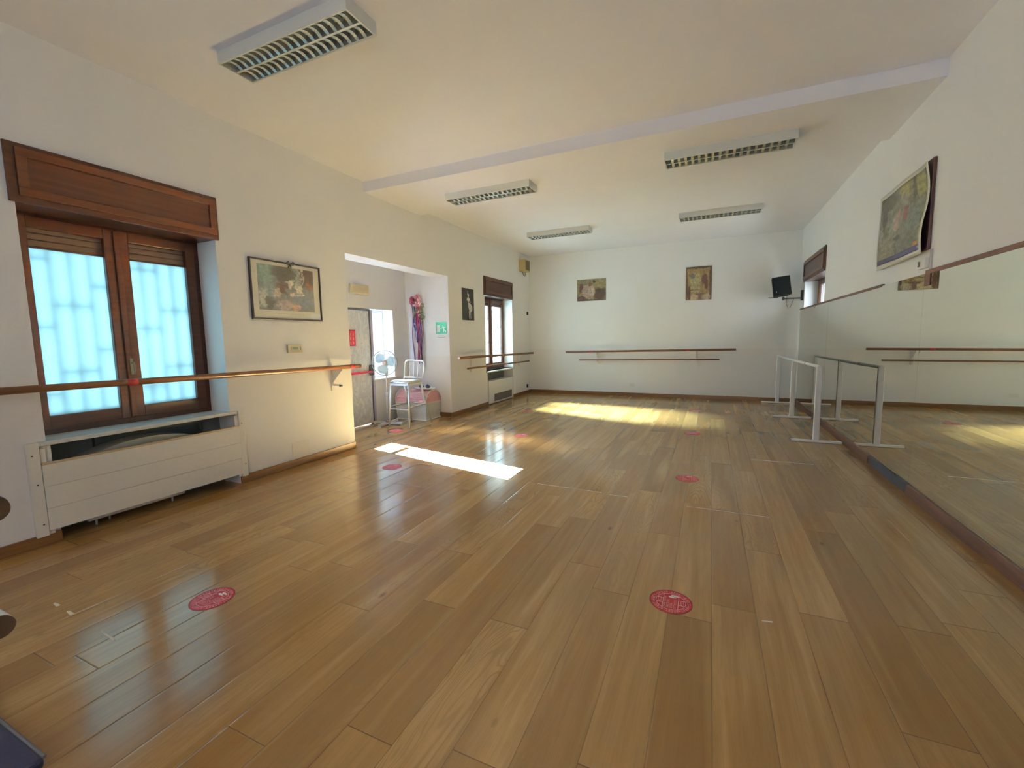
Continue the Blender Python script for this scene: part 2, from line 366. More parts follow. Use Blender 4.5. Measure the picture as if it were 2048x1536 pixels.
def slab(name, plane, a0, a1, us, vs, holes, material, axis):
    """wall slab between plane coordinate a0 and a1 with rectangular holes; axis: 'x' (us=y, vs=z), 'y' (us=x, vs=z), 'z' (us=x, vs=y)"""
    U_ = sorted(set([us[0], us[1]] + [h for q in holes for h in q[:2] if us[0] < h < us[1]]))
    V_ = sorted(set([vs[0], vs[1]] + [h for q in holes for h in q[2:] if vs[0] < h < vs[1]]))
    solid = lambda i, j: 0 <= i < len(U_) - 1 and 0 <= j < len(V_) - 1 and not any(q[0] <= (U_[i] + U_[i + 1]) / 2 <= q[1] and q[2] <= (V_[j] + V_[j + 1]) / 2 <= q[3] for q in holes)
    def P(h, a, b): return {'x': (h, a, b), 'y': (a, h, b), 'z': (a, b, h)}[axis]
    mb = MB(); idx = {}
    def vid(h, a, b):
        k = (round(h, 5), round(a, 5), round(b, 5))
        if k not in idx: idx[k] = len(mb.v); mb.v.append(P(h, a, b))
        return idx[k]
    for i in range(len(U_) - 1):
        for j in range(len(V_) - 1):
            if not solid(i, j): continue
            x0, x1, y0, y1 = U_[i], U_[i + 1], V_[j], V_[j + 1]
            for h in (a0, a1): mb.f.append((vid(h, x0, y0), vid(h, x1, y0), vid(h, x1, y1), vid(h, x0, y1)))
            if not solid(i - 1, j): mb.f.append((vid(a0, x0, y0), vid(a0, x0, y1), vid(a1, x0, y1), vid(a1, x0, y0)))
            if not solid(i + 1, j): mb.f.append((vid(a0, x1, y0), vid(a0, x1, y1), vid(a1, x1, y1), vid(a1, x1, y0)))
            if not solid(i, j - 1): mb.f.append((vid(a0, x0, y0), vid(a0, x1, y0), vid(a1, x1, y0), vid(a1, x0, y0)))
            if not solid(i, j + 1): mb.f.append((vid(a0, x0, y1), vid(a0, x1, y1), vid(a1, x1, y1), vid(a1, x0, y1)))
    mb.sm = [False] * len(mb.f)
    return struct(mb.build(name, material))

# ------------------------------------------------------------------ the room
W = 5.955; D = 10.635; Y0 = -2.4; H1 = 3.553; H2 = 3.418; H3 = 3.506
struct(MB().box(-1.45, W + .3, Y0 - .3, D + .3, -.12, 0).build('floor', FLOOR))
cb = MB().box(-1.45, W + .3, Y0 - .3, 4.742, H1, 3.75)
cb.box(-1.45, W + .3, 5.99, D + .3, H3, 3.75)
struct(cb.build('ceiling', CEIL))
sb = MB().box(-.001, 5.34, 4.742, 5.99, H2, 3.76).box(5.34, W + .001, 4.748, 5.99, H2 + .002, 3.76)
struct(sb.build('trim_1', CEIL))            # the lowered band across the ceiling
# wall_left: window, niches under the windows, alcove mouth
holesL = [(1.40, 2.715, .745, 2.43), (1.42, 2.77, 0, .715), (4.345, 6.765, 0, 2.555), (8.16, 9.545, .735, 2.36), (8.22, 9.545, 0, .70)]
slab('wall_left', 0, -.34, 0, (Y0 - .3, D + .3), (0, 3.75), holesL, WALL, 'x')
# the backs of the niches below the windows
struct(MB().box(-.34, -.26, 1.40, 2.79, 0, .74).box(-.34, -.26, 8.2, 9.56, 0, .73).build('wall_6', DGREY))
slab('wall_far', 0, D, D + .25, (-.34, W + .3), (0, 3.75), [], WALL, 'y')
slab('wall_right', 0, W, W + .36, (Y0 - .3, D + .3), (0, 3.75), [(8.52, 10.16, .80, 2.47)], WALL, 'x')
slab('wall_back', 0, Y0 - .25, Y0, (-.34, W + .3), (0, 3.75), [(2.7, 5.7, .75, 3.0)], WALL, 'y')  # unseen opening made up to let the added fill light in
# alcove with the emergency door
slab('wall_alcove', 0, -1.27, -.95, (3.9, 7.1), (0, 3.0), [(4.665, 6.375, .765, 1.965), (4.985, 5.79, 0, 1.965)], WALL, 'x')
struct(MB().box(-1.27, -.34, 6.765, 7.1, 0, 3.0).build('wall_4', WALL))
struct(MB().box(-1.27, -.34, 3.6, 3.95, 0, 3.0).build('wall_5', WALL))
struct(MB().box(-1.27, -.34, 3.9, 7.1, 2.9, 3.05).build('ceiling_2', CEIL))
# skirting
struct(MB().box(0, .016, Y0, 1.42, 0, .082, .004).box(0, .016, 2.77, 4.345, 0, .082, .004).box(0, .016, 6.765, 8.22, 0, .082, .004).box(0, .016, 9.545, D, 0, .082, .004).build('baseboard_left', BASEB))
struct(MB().box(.016, W - .03, D - .016, D, 0, .085, .004).build('baseboard_far', BASEX))
struct(MB().box(-.94, .016, 6.749, 6.765, 0, .082, .004).build('baseboard_2', BASEX))
struct(MB().box(-.95, -.934, 6.40, 6.749, 0, .082, .004).build('baseboard_3', BASEB))

# ------------------------------------------------------------------ windows
def window(idx, xw, sgn, y0, y1, z0, z1, boxz, boxy, depth, frost, shutz, label_extra):
    """xw: wall plane, sgn: +1 if the room is on +x side. Everything in the recess."""
    xf = xw - sgn * depth
    def bx(mb, d0, d1, a, b, c, d, bev=0.0):
        x0, x1 = sorted((xf + sgn * d0, xf + sgn * d1)); return mb.box(x0, x1, a, b, c, d, bev)
    root = bpy.data.objects.new('window_%d' % idx, None); COL.objects.link(root); root.location = (xf, (y0 + y1) / 2, z0); struct(root)
    inv = Matrix.Translation(-Vector(root.location))
    def fin(mb, name, m_):
        o = mb.build(name, m_, root); o.matrix_parent_inverse = inv; return o
    fr = MB(); t = .05
    bx(fr, -.05, .02, y0, y0 + t, z0, z1, .004); bx(fr, -.05, .02, y1 - t, y1, z0, z1, .004)
    bx(fr, -.05, .02, y0 + t, y1 - t, z0, z0 + .055, .004); bx(fr, -.05, .02, y0 + t, y1 - t, z1 - .06, z1, .004)
    fin(fr, 'window_frame', DARKW)
    ym = (y0 + y1) / 2; ztop = z1 - .05; zb = z0 + .045
    panes = []
    for a, b in ((y0 + .045, ym - .003), (ym + .003, y1 - .045)):
        s = MB(); q = .082
        bx(s, -.02, .035, a, a + q, zb, ztop, .006); bx(s, -.02, .035, b - q, b, zb, ztop, .006)
        bx(s, -.02, .035, a + q - .002, b - q + .002, zb, zb + .10, .006); bx(s, -.02, .035, a + q - .002, b - q + .002, ztop - .085, ztop, .006)
        so = fin(s, 'window_sash', DARKW2)
        p = MB().add([(xf, yy, zz) for yy, zz in ((a + q - .004, zb + .098), (b - q + .004, zb + .098), (b - q + .004, min(ztop - .083, shutz + .004)), (a + q - .004, min(ztop - .083, shutz + .004)))], [(0, 1, 2, 3)])
        po = p.build('window_pane', frost, so)
    m2 = MB(); bx(m2, .03, .05, ym - .022, ym + .022, zb + .01, ztop - .01, .006); fin(m2, 'meeting_strip', DARKW2)
    hd = MB(); bx(hd, .05, .056, ym + .0 , ym + .022, z0 + .42, z0 + .56, .002)
    hd.tube([(xf + sgn * .056, ym + .011, z0 + .52), (xf + sgn * .09, ym + .011, z0 + .52)], .007, 8)
    hd.tube([(xf + sgn * .088, ym + .011, z0 + .53), (xf + sgn * .092, ym + .013, z0 + .42)], [.009, .006], 8)
    fin(hd, 'window_handle', mat('worn_brass', (.30, .26, .19), .4, .7))
    # roller shutter let down a little over the top of the panes
    sh = MB(); z = z1 - .02
    while z > shutz:
        zz = max(z - .05, shutz); bx(sh, -.018, -.004, y0 + .052, y1 - .052, zz + .005, z, .002); z -= .05
    bx(sh, -.024, -.0185, y0 + .052, y1 - .052, shutz + .004, z1 - .03)  # backing slab added to stop light leaking between the slats
    fin(sh, 'roller_shutter', SHUT)
    # security bars outside, staggered rungs
    br = MB(); xb = xf - sgn * .038; n = 11; step = (y1 - y0) / n
    for k in range(n + 1):
        yy = y0 + k * step; br.box(xb - .006, xb + .006, yy - .011, yy + .011, z0, z1)
    for k in range(n):
        for r in range(3):
            zr = z0 + .30 + r * .52 + (k // 2 % 3) * .17
            if zr < z1: br.box(xb - .006, xb + .006, y0 + k * step, y0 + (k + 1) * step, zr - .008, zr + .008)
    br.box(xb - .006, xb + .006, y0, y1, z0 + .13, z0 + .155)
    fin(br, 'security_bars', BARS)
    return root
def shutter_box(label, xw, sgn, y0, y1, z0, z1, hy0, hy1, depth):
    root = thing('shutter_box', label, 'shutter box', (xw, (y0 + y1) / 2, z0))
    inv = Matrix.Translation(-Vector(root.location))
    def bx(mb, d0, d1, a, b, c, d, bev=0.0):
        x0, x1 = sorted((xw + sgn * d0, xw + sgn * d1)); return mb.box(x0, x1, a, b, c, d, bev)
    b1 = MB(); t = .055
    bx(b1, .001, .022, y0, y1, z0, z1, .004)
    o = b1.build('box_front', DARKW, root); o.matrix_parent_inverse = inv
    bb = MB(); bx(bb, -depth + .022, .0005, hy0 + .003, hy1 - .003, z0 + .001, z0 + .018)
    o = bb.build('bottom_board', DARKW, root); o.matrix_parent_inverse = inv
    s = MB(); a, b, c, d = y0 + .05, y1 - .02, z0 + .045, z1 - .03
    bx(s, .022, .036, a, b, c, c + t, .003); bx(s, .022, .036, a, b, d - t, d, .003); bx(s, .022, .036, a, a + t, c + t, d - t, .003); bx(s, .022, .036, b - t, b, c + t, d - t, .003)
    o = s.build('moulding', DARKW2, root); o.matrix_parent_inverse = inv
    return root
window(1, 0, 1, 1.4005, 2.7145, .745, 2.43, None, None, .30, FROST1, 2.145, '')
window(2, 0, 1, 8.1605, 9.5445, .735, 2.36, None, None, .26, FROST3, 2.16, '')
window(3, W, -1, 8.5205, 10.1595, .80, 2.47, None, None, .24, FROST2, 2.34, '')
shutter_box('long dark mahogany shutter box above the large frosted window', 0, 1, 1.368, 2.742, 2.397, 2.79, 1.40, 2.715, .30)
shutter_box('dark wood shutter box above the narrow-looking window near the far corner of the left wall', 0, 1, 8.11, 9.55, 2.335, 2.73, 8.16, 9.545, .26)
shutter_box('brown shutter box on the right wall above the mirrors, behind the black speaker', W, -1, 8.50, 10.22, 2.42, 2.82, 8.52, 10.16, .24)
def sill(x0, x1, y0, y1, z, label):
    o = MB().box(x0, x1, y0, y1, z - .03, z, .004).build('window_sill', MARBLE); tag(o, label, 'window sill'); return o
sill(-.26, .035, 1.345, 2.765, .748, 'grey marble sill under the large frosted window')
sill(-.22, .03, 8.15, 9.57, .735, 'pale marble sill above the white fan coil near the far corner')
# alcove glazing
def sidelight(idx, y0, y1, pane):
    root = bpy.data.objects.new('window_%d' % idx, None); COL.objects.link(root); root.location = (-1.2, (y0 + y1) / 2, .765); struct(root)
    inv = Matrix.Translation(-Vector(root.location))
    f = MB(); t = .022
    f.box(-1.215, -1.175, y0, y0 + t, .765, 1.965).box(-1.215, -1.175, y1 - t, y1, .765, 1.965).box(-1.215, -1.175, y0 + t, y1 - t, .765, .79).box(-1.215, -1.175, y0 + t, y1 - t, 1.94, 1.965)
    o = f.build('window_frame', mat('pale_lilac_metal', (.55, .55, .66), .4), root); o.matrix_parent_inverse = inv
    p = MB().add([(-1.195, y0 + t, .79), (-1.195, y1 - t, .79), (-1.195, y1 - t, 1.94), (-1.195, y0 + t, 1.94)], [(0, 1, 2, 3)]).build('window_pane', pane, root); p.matrix_parent_inverse = inv
    return root
sidelight(4, 5.83, 6.375, FROST2)
w5 = sidelight(5, 4.665, 4.985, CLEAR)
gb = MB()
for k in (1, 2, 3): gb.box(-1.25, -1.235, 4.665 + k * .078 + .003, 4.665 + k * .078 + .026, .765, 1.965)
gb.box(-1.25, -1.235, 4.665, 4.985, 1.12, 1.165)
o = gb.build('security_bars', BARS, w5); o.matrix_parent_inverse = Matrix.Translation(-Vector(w5.location))
struct(MB().box(-.95, -.925, 5.79, 6.40, .735, .765, .004).build('trim_2', WMETAL))
# emergency door
dr = bpy.data.objects.new('door_1', None); COL.objects.link(dr); dr.location = (-.97, 5.38, 0); struct(dr)
dinv = Matrix.Translation(-Vector(dr.location))
def dpart(mb, n, m_):
    o = mb.build(n, m_, dr); o.matrix_parent_inverse = dinv; return o
dpart(MB().box(-.995, -.955, 5.005, 5.765, .018, 1.925, .003), 'door_leaf', MARBD)
dpart(MB().box(-1.02, -.945, 4.985, 5.005, 0, 1.955).box(-1.02, -.945, 5.765, 5.785, 0, 1.955).box(-1.02, -.945, 4.985, 5.785, 1.93, 1.96), 'door_frame', mat('dark_door_frame', (.07, .075, .10), .5))
dpart(MB().box(-.97, -.94, 5.788, 5.835, 0, 1.95, .003), 'door_jamb', mat('lilac_jamb', (.50, .47, .62), .5))
dpart(MB().box(-.945, -.90, 5.70, 5.775, .84, 1.02, .012), 'latch_case', BLACK)
dpart(MB().tube([(-.895, 5.06, .905), (-.895, 5.73, .905)], .017, 12), 'panic_bar', mat('red_push_bar', (.55, .01, .03), .35))
dpart(MB().box(-.945, -.90, 5.015, 5.08, .84, 1.0, .012), 'pivot_case', BLACK)

# ------------------------------------------------------------------ text helper
def text_mesh(txt, size, align='LEFT', extrude=.0002):
    cu = bpy.data.curves.new('tmp', 'FONT'); cu.body = txt; cu.size = size; cu.align_x = align; cu.extrude = extrude; cu.resolution_u = 2
    to = bpy.data.objects.new('tmp', cu); COL.objects.link(to)
    bpy.context.view_layer.update()
    me = bpy.data.meshes.new_from_object(to.evaluated_get(bpy.context.evaluated_depsgraph_get()))
    vs = [tuple(v.co) for v in me.vertices]; fs = [tuple(p.vertices) for p in me.polygons]
    bpy.data.objects.remove(to); bpy.data.curves.remove(cu); bpy.data.meshes.remove(me)
    return vs, fs
def put_text(mb, txt, size, fn, align='LEFT', width=None):
    vs, fs = text_mesh(txt, size, align)
    if width and vs:
        x0 = min(v[0] for v in vs); x1 = max(v[0] for v in vs); k = width / (x1 - x0)
        vs = [((v[0] - x0) * k, v[1], v[2]) for v in vs]
    mb.add([fn(*v) for v in vs], fs); return mb

# ------------------------------------------------------------------ floor stickers
def make_sticker(label, x, y):
    r = .108
    root = thing('floor_sticker', label, 'sticker', (x, y, 0), 0, 'round red social distancing stickers on the floor')
    MB().disc((0, 0), r, .0002, .0010).build('disc', RED, root)
    MB().ring((0, 0), r * .98, r * 1.012, .0002, .0013).build('rim', DRED, root)
    ln = MB().ring((0, 0), r * .685, r * .705, .0011, .0016)
    for s in (-1, 1):
        hx = s * r * .36; hh = math.sqrt((r * .69) ** 2 - hx * hx); ln.box(hx - .0012, hx + .0012, -hh, hh, .0011, .0016)
    for s in (-1, 1):
        cx = s * r * .52
        for yy in (-.19, .19):
            ln.prism([(cx - .012, yy * r - .001), (cx + .012, yy * r - .0012), (cx + .012, yy * r + .002), (cx - .012, yy * r + .003)], .0011, .0016)
        for dx in (-.007, 0, .007): ln.box(cx + dx - .0008, cx + dx + .0008, -r * .12, r * .12, .0011, .0016)
    ln.build('ring_lines', PINKW, root)
    tx = MB()
    def rot(tx0, ty0):
        return lambda a, b, c: (tx0 - b, ty0 + a, .0012 + abs(c))
    lines = [('THANK YOU FOR', -.255, .105), ('PRACTICING', -.10, .078), ('SOCIAL', .055, .048), ('DISTANCING', .235, .082)]
    for t, cx, wd in lines: put_text(tx, t, .0195, rot(r * cx + .004, -r * .56), 'LEFT', wd)
    seq = list('6FEET') + ['\u2022']
    n = 7
    for k in range(n):
        for j, ch in enumerate(seq):
            ang = PI / 2 - 2 * PI * (k * 6 + j) / (n * 6)
            R0 = r * .755; ca, sa = math.cos(ang), math.sin(ang)
            def fn(a, b, c, ca=ca, sa=sa, R0=R0): return (ca * (R0 + b) + sa * a, sa * (R0 + b) - ca * a, .0012 + abs(c))
            put_text(tx, ch, .024, fn, 'CENTER')
    tx.build('lettering', PINKW, root)
    fp = MB()
    for k, (cx, cy) in enumerate(((-.02, .40), (.10, .53))):
        q = []
        for i in range(20):
            t = 2 * PI * i / 20; ax = .021 * math.cos(t); ay = (.0068 + .0025 * math.cos(t + PI)) * math.sin(t); q.append((cx * r + .008 + ax, cy * r + ay - ax * .1))
        fp.prism(q, .0016, .0022)
    fp.build('footprints', WPAPER, root)
    return root
SP = [(1.812, 1.392, 'pink-red floor sticker partly in the window glare, in front of the white radiator cover'),
      (4.157, 2.352, 'clearest round red floor sticker with sharp white lettering, closest to the camera'),
      (4.140, 4.570, 'red floor sticker just beyond the long worn tape line in mid room'),
      (4.112, 6.775, 'faded red floor sticker just before the wide soft sunny patch on the floor'),
      (4.112, 8.87, 'pink floor sticker on the far edge of the wide sunny floor patch'),
      (1.815, 5.785, 'pink floor sticker beyond the striped sun patch, between alcove and room centre'),
      (1.06, 7.85, 'faint pink floor sticker in front of the far left window and fan coil'),
      (-.20, 5.415, 'pink floor sticker at the feet of the metal stool in the alcove mouth'),
      (1.075, 3.80, 'faint pink floor sticker in the blue glare just before the striped sun patch')]
st0 = None
for x, y, lab in SP:
    if st0 is None: st0 = make_sticker(lab, x, y)
    else:
        c = copy_tree(st0); c.location = (x, y, 0); c['label'] = lab
# worn tape strips on the floor
TAPE = mat('worn_white_tape', (.70, .62, .50), .5, var=.2, scale=60)
def tape(x0, y0, x1, y1, w0, label):
    mb = MB(); rnd = random.Random(len(label)); L_ = math.hypot(x1 - x0, y1 - y0); dx, dy = (x1 - x0) / L_, (y1 - y0) / L_
    n = max(2, int(L_ / .03)); up = []; dn = []
    for i in range(n + 1):                                  # ragged edges, thin where it has worn
        f = i / n; x, y = x0 + (x1 - x0) * f, y0 + (y1 - y0) * f; w_ = w0 * rnd.uniform(.25, 1.0)
        up.append((x - dy * w_, y + dx * w_)); dn.append((x + dy * w_ * .8, y - dx * w_ * .8))
    vs = [(a, b, z) for z in (.0002, .0009) for a, b in up + dn]; m_ = n + 1; k = 2 * m_; fs = []
    for i in range(n):
        fs += [(i, i + 1, m_ + i + 1, m_ + i), (k + i, k + m_ + i, k + m_ + i + 1, k + i + 1), (i, k + i, k + i + 1, i + 1), (m_ + i, m_ + i + 1, k + m_ + i + 1, k + m_ + i)]
    fs += [(0, m_, k + m_, k), (n, k + n, k + m_ + n, m_ + n)]
    tag(mb.add(vs, fs).build('floor_tape', TAPE), label, 'tape', 'worn strips of tape on the floor')
tape(4.17, 3.80, 4.77, 3.80, .006, 'longest worn white tape line, on the floor in front of the mid-room sticker')
tape(2.80, 3.875, 3.44, 3.86, .005, 'worn white tape line on the floor beside the end of the striped sun patch')
tape(4.78, 5.55, 5.38, 5.575, .006, 'worn white tape line on the floor near the foot of the white barre')
tape(1.03, 1.015, 1.09, 1.012, .009, 'upper of the two cream tape scraps below the radiator cover')
tape(1.20, 1.008, 1.26, 1.005, .009, 'lower of the two cream tape scraps below the radiator cover')
tape(1.57, .995, 1.73, .985, .006, 'torn tape scrap inside the glare of the large window')
tape(4.585, 2.36, 4.634, 2.37, .006, 'tiny white scrap on the floor beside the clearest red sticker')
tape(1.62, 3.78, 1.92, 3.80, .005, 'faint tape strip below the middle of the striped sun patch')
tape(3.52, 3.835, 3.68, 3.83, .004, 'short tape remnant between the two long tape lines at mid room')

# ------------------------------------------------------------------ ceiling lamps
def ceiling_lamp(x0, x1, y0, y1, ztop, label, first=None):
    Lx, Ly = x1 - x0, y1 - y0; h = .088
    root = thing('ceiling_lamp', label, 'ceiling lamp', ((x0 + x1) / 2, (y0 + y1) / 2, ztop), 0, 'louvred fluorescent ceiling lamps')
    a, b = Lx / 2, Ly / 2; t = .008
    hs = MB().box(-a, a, -b, b, -.012, 0).box(-a, a, -b, -b + t, -h, -.012).box(-a, a, b - t, b, -h, -.012).box(-a, -a + .012, -b + t, b - t, -h, -.012).box(a - .012, a, -b + t, b - t, -h, -.012)
    hs.build('housing', LAMPM, root)
    lv = MB()
    def vee(xa, xb, yy, w0, w1):        # lengthwise reflector ridge
        lv.add([(xa, yy - w0, -h + .004), (xb, yy - w0, -h + .004), (xb, yy + w0, -h + .004), (xa, yy + w0, -h + .004), (xa, yy - w1, -.022), (xb, yy - w1, -.022), (xb, yy + w1, -.022), (xa, yy + w1, -.022)],
               [(0, 1, 2, 3), (0, 4, 5, 1), (3, 2, 6, 7), (0, 3, 7, 4), (1, 5, 6, 2), (4, 7, 6, 5)])
    vee(-a + .012, a - .012, 0, .009, .003)
    vee(-a + .012, a - .012, -b + t + .004, .004, .001); vee(-a + .012, a - .012, b - t - .004, .004, .001)
    n = 18
    for k in range(1, n):
        xx = -a + .012 + (Lx - .024) * k / n
        for s0, s1 in ((-b + t + .006, -.007), (.007, b - t - .006)):
            segs = 5; vs = []
            for i in range(segs + 1):
                f = i / segs; yy = s0 + (s1 - s0) * f; sag = .018 * 4 * f * (1 - f)
                vs += [(xx - .013, yy, -h + .005 + sag), (xx + .013, yy, -h + .005 + sag), (xx + .002, yy, -.03), (xx - .002, yy, -.03)]
            fs = []
            for i in range(segs):
                for e in range(4): fs.append((4 * i + e, 4 * i + 4 + e, 4 * i + 4 + (e + 1) % 4, 4 * i + (e + 1) % 4))
            fs += [(0, 1, 2, 3), (4 * segs + 3, 4 * segs + 2, 4 * segs + 1, 4 * segs)]
            lv.add(vs, fs)
    lv.build('louvre', ALU, root)
    MB().box(-a + .014, a - .014, -b + t + .001, b - t - .001, -.0145, -.0125).build('reflector', ALU, root)
    for s in (-1, 1):
        MB().tube([(-a + .02, s * b * .5, -.026), (a - .02, s * b * .5, -.026)], .008, 10).build('tube', mat('lamp_tube_off', (.75, .75, .72), .3), root)
    return root
lampA = ceiling_lamp(.955, 2.205, 2.243, 2.515, H1, 'big louvred ceiling lamp on the ceiling closest to the camera, before the lowered band')
for (xc, yc, zz, lab) in [(1.555, 5.435, H2, 'louvred ceiling lamp on the lowered ceiling band, on the alcove side'),
                          (4.42, 5.385, H2, 'louvred ceiling lamp on the lowered ceiling band, on the mirror side'),
                          (1.565, 8.37, H3, 'small-looking ceiling lamp with sparkling cells by the far wall, on the window side'),
                          (4.39, 8.33, H3, 'ceiling lamp by the far wall on the mirror side, its underside looking brown')]:
    c = copy_tree(lampA); c.location = (xc, yc, zz); c['label'] = lab

# ------------------------------------------------------------------ barres on the walls
def wall_barre(name, label, upper, lower, brackets, wallfn, rail_r, low_r, material, bands=()):
    """upper/lower: ((x,y,z),(x,y,z)); brackets: list of (t position along upper)"""
    a, b = [Vector(p) for p in upper]; root = thing(name, label, 'ballet barre', ((a + b) / 2))
    inv = Matrix.Translation(-Vector(root.location))
    def fin(mb, n, m_):
        o = mb.build(n, m_, root); o.matrix_parent_inverse = inv; return o
    d = (b - a).normalized()
    fin(MB().tube([a, a + d * .004, b - d * .004, b], [rail_r * .85, rail_r, rail_r, rail_r * .85], 20), 'rail', material)
    for t in bands:
        p = a + (b - a) * t; fin(MB().tube([p - d * .035, p + d * .035], rail_r + .0006, 20), 'tape_band', mat('red_tape', (.45, .03, .04), .5))
    if lower:
        c, e = [Vector(p) for p in lower]; dd = (e - c).normalized()
        fin(MB().tube([c, c + dd * .004, e - dd * .004, e], [low_r * .85, low_r, low_r, low_r * .85], 16), 'lower_rail', material)
    for t in brackets:
        p = a + (b - a) * t; mb = wallfn(p); fin(mb, 'bracket', WBOARD)
    return root
def brL(p):
    mb = MB(); y = p.y; x = p.x; z = p.z
    mb.box(.0005, .018, y - .022, y + .022, z - .30, z + .01, .003)
    mb.box(.016, x + .015, y - .016, y + .016, z - .045, z - .024, .003)
    mb.prism([(.017, z - .046), (.017, z - .20), (x - .01, z - .046)], y - .005, y + .005, 'y')
    mb.box(.016, .13, y - .016, y + .016, z - .235, z - .215, .003)
    return mb
b1 = wall_barre('wall_barre', 'long brown wooden barre crossing in front of the large frosted window', ((.18, .15, 1.150), (.18, 4.33, 1.103)), None, (.18, .925), brL, .0255, .02, RAILW, (.41, .965))
b1inv = Matrix.Translation(-Vector(b1.location))
o = MB().box(.13, .16, 4.0, 4.03, .865, .885, .003).build('bracket_tip', BLACK, b1); o.matrix_parent_inverse = b1inv
wall_barre('wall_barre', 'double wooden barre in front of the far left window', ((.15, 6.82, 1.088), (.15, 10.47, 1.047)), ((.13, 7.16, .872), (.13, 10.26, .852)), (.19, .84), brL, .025, .018, RAILW)
def brF(p):
    mb = MB(); yw = D
    mb.box(p.x - .02, p.x + .02, yw - .018, yw - .0005, p.z - .30, p.z + .01, .003)
    mb.box(p.x - .014, p.x + .014, p.y - .015, yw - .016, p.z - .045, p.z - .024, .003)
    mb.box(p.x - .014, p.x + .014, yw - .12, yw - .016, p.z - .245, p.z - .225, .003)
    mb.prism([(yw - .017, p.z - .046), (yw - .017, p.z - .17), (p.y + .01, p.z - .046)], p.x - .004, p.x + .004, 'x')
    return mb
wall_barre('wall_barre', 'double dark wooden barre on the far wall below the two pictures', ((1.045, D - .19, 1.072), (4.82, D - .19, 1.115)), ((1.36, D - .11, .870), (4.51, D - .11, .896)), (.2, .79), brF, .023, .016, RAILX, (.17, .745))

# ------------------------------------------------------------------ mirrors
MX = 5.932
def mirror(y0, y1, z0, z1, label, tilt=0.0):
    root = thing('wall_mirror', label, 'mirror', (MX, (y0 + y1) / 2, z0), tilt, 'tall wall mirrors side by side on the right wall')
    h = (y1 - y0) / 2
    MB().box(0, .005, -h + .002, h - .002, 0, z1 - z0).build('mirror_glass', MIRROR, root)
    MB().box(.0052, .012, -h, h, 0, z1 - z0).build('backing', EDGEG, root)
    return root
mirror(8.08, 10.36, .095, 1.895, 'mirror panel in the corner below the black speaker')
mirror(5.812, 8.08, .095, 1.895, 'mirror panel behind the white free-standing barre, next to the corner panel')
mirror(4.815, 5.812, .095, 1.905, 'narrow mirror panel with no wooden top strip, under the poster', .0035)
mirror(2.75, 4.815, .095, 1.895, 'large mirror panel beyond the poster, with a wooden top strip and a brown reflection block', -.001)
mirror(.70, 2.75, .095, 1.895, 'mirror panel beside the camera, next to the large one with the reflection block')
TR = MB().box(MX - .004, W - .0005, 5.812, 10.42, 1.895, 1.925, .003); tag(TR.build('mirror_top_strip', TRIMW), 'brown wooden strip along the top of the two farthest mirrors', 'trim strip')
TR = MB().box(MX - .004, W - .0005, .5, 4.80, 1.895, 1.93, .003); tag(TR.build('mirror_top_strip', TRIMW), 'brown wooden strip along the top of the large right mirror', 'trim strip')
TR = MB().box(MX - .006, MX - .0005, 4.70, 4.80, 1.80, 1.895, .002); tag(TR.build('mirror_reflection_block', TRIMW), 'brown block standing in for a reflected picture edge on the large right mirror', 'reflection block')  # solid brown piece imitating the reflection of a far wall picture
n = 8; qp = [(W - .0005, 0), (W - .0005, .094)] + [(MX - .006 - .016 * math.sin(PI / 2 * k / n), .094 * math.cos(PI / 2 * k / n)) for k in range(n + 1)]
TR = MB().prism(qp, .4, 4.80, 'y').prism(qp, 5.83, 10.60, 'y'); struct(TR.build('baseboard_right', TRIMW))
struct(MB().box(MX - .010, W - .0005, 4.80, 5.83, 0, .094).build('trim_3', mat('bare_grey_gap', (.05, .05, .06), .5, var=.4, scale=5)))

# ------------------------------------------------------------------ white portable barre
ALW = mat('white_lacquered_tube', (.86, .86, .87), .35, .0, var=.03)
pb = thing('portable_barre', 'white free-standing barre with three posts beside the far mirrors', 'portable barre', (5.61, 8.63, 0))
for (y, top) in ((6.75, 1.005), (8.63, .985), (10.42, .985)):
    dy = y - 8.63
    MB().box(-.035, .035, dy - .018, dy + .018, .028, top, .008).build('post', ALW, pb)
    ft = MB().box(-.275, .275, dy - .028, dy + .028, .003, .03, .004)
    fo = ft.build('foot', ALW, pb)
    for a, b in ((-.285, -.2755), (.2755, .285)): MB().box(a, b, dy - .028, dy + .028, .0005, .031, .002).build('end_cap', GREYP, fo)
MB().tube([(0, -1.90, .995), (0, -.9, .985), (0, 1.81, .975)], .021, 16).build('rail', mat('white_rail_wrap', (.80, .80, .78), .4, var=.06, scale=20), pb)
MB().tube([(0, -1.02, .9862), (0, -.99, .9862)], .0222, 16).build('tape_band', mat('red_tape', (.45, .03, .04), .5), pb)

# ------------------------------------------------------------------ portable barre by the camera, mostly outside the frame
nb = thing('portable_barre', 'portable barre by the camera, only its two round rail ends showing', 'portable barre', (1.9, .31, 0))
MB().tube([(1.201, 0, 1.117), (1.19, 0, 1.117), (-1.6, 0, 1.117)], [.024, .0262, .0262], 28).build('rail', wood('dark_rail_end', (.035, .018, .006, 1), (.10, .05, .02, 1), 'x', .5), nb)
MB().tube([(1.197, -.012, .892), (1.190, -.012, .892), (-1.6, -.012, .892)], [.021, .0225, .0225], 28).build('lower_rail', WMETAL, nb)
MB().tube([(1.2035, -.012, .892), (1.1975, -.012, .892)], .0215, 28).build('rail_end', wood('brown_rail_core', (.06, .03, .015, 1), (.12, .07, .035, 1), 'z', .6), nb)
for px in (.6, -1.5):
    MB().box(px - .02, px + .02, -.045, -.005, .025, 1.12, .006).build('post', WMETAL, nb)
    MB().box(px - .025, px + .025, -.22, .20, .002, .026, .005).build('foot', WMETAL, nb)
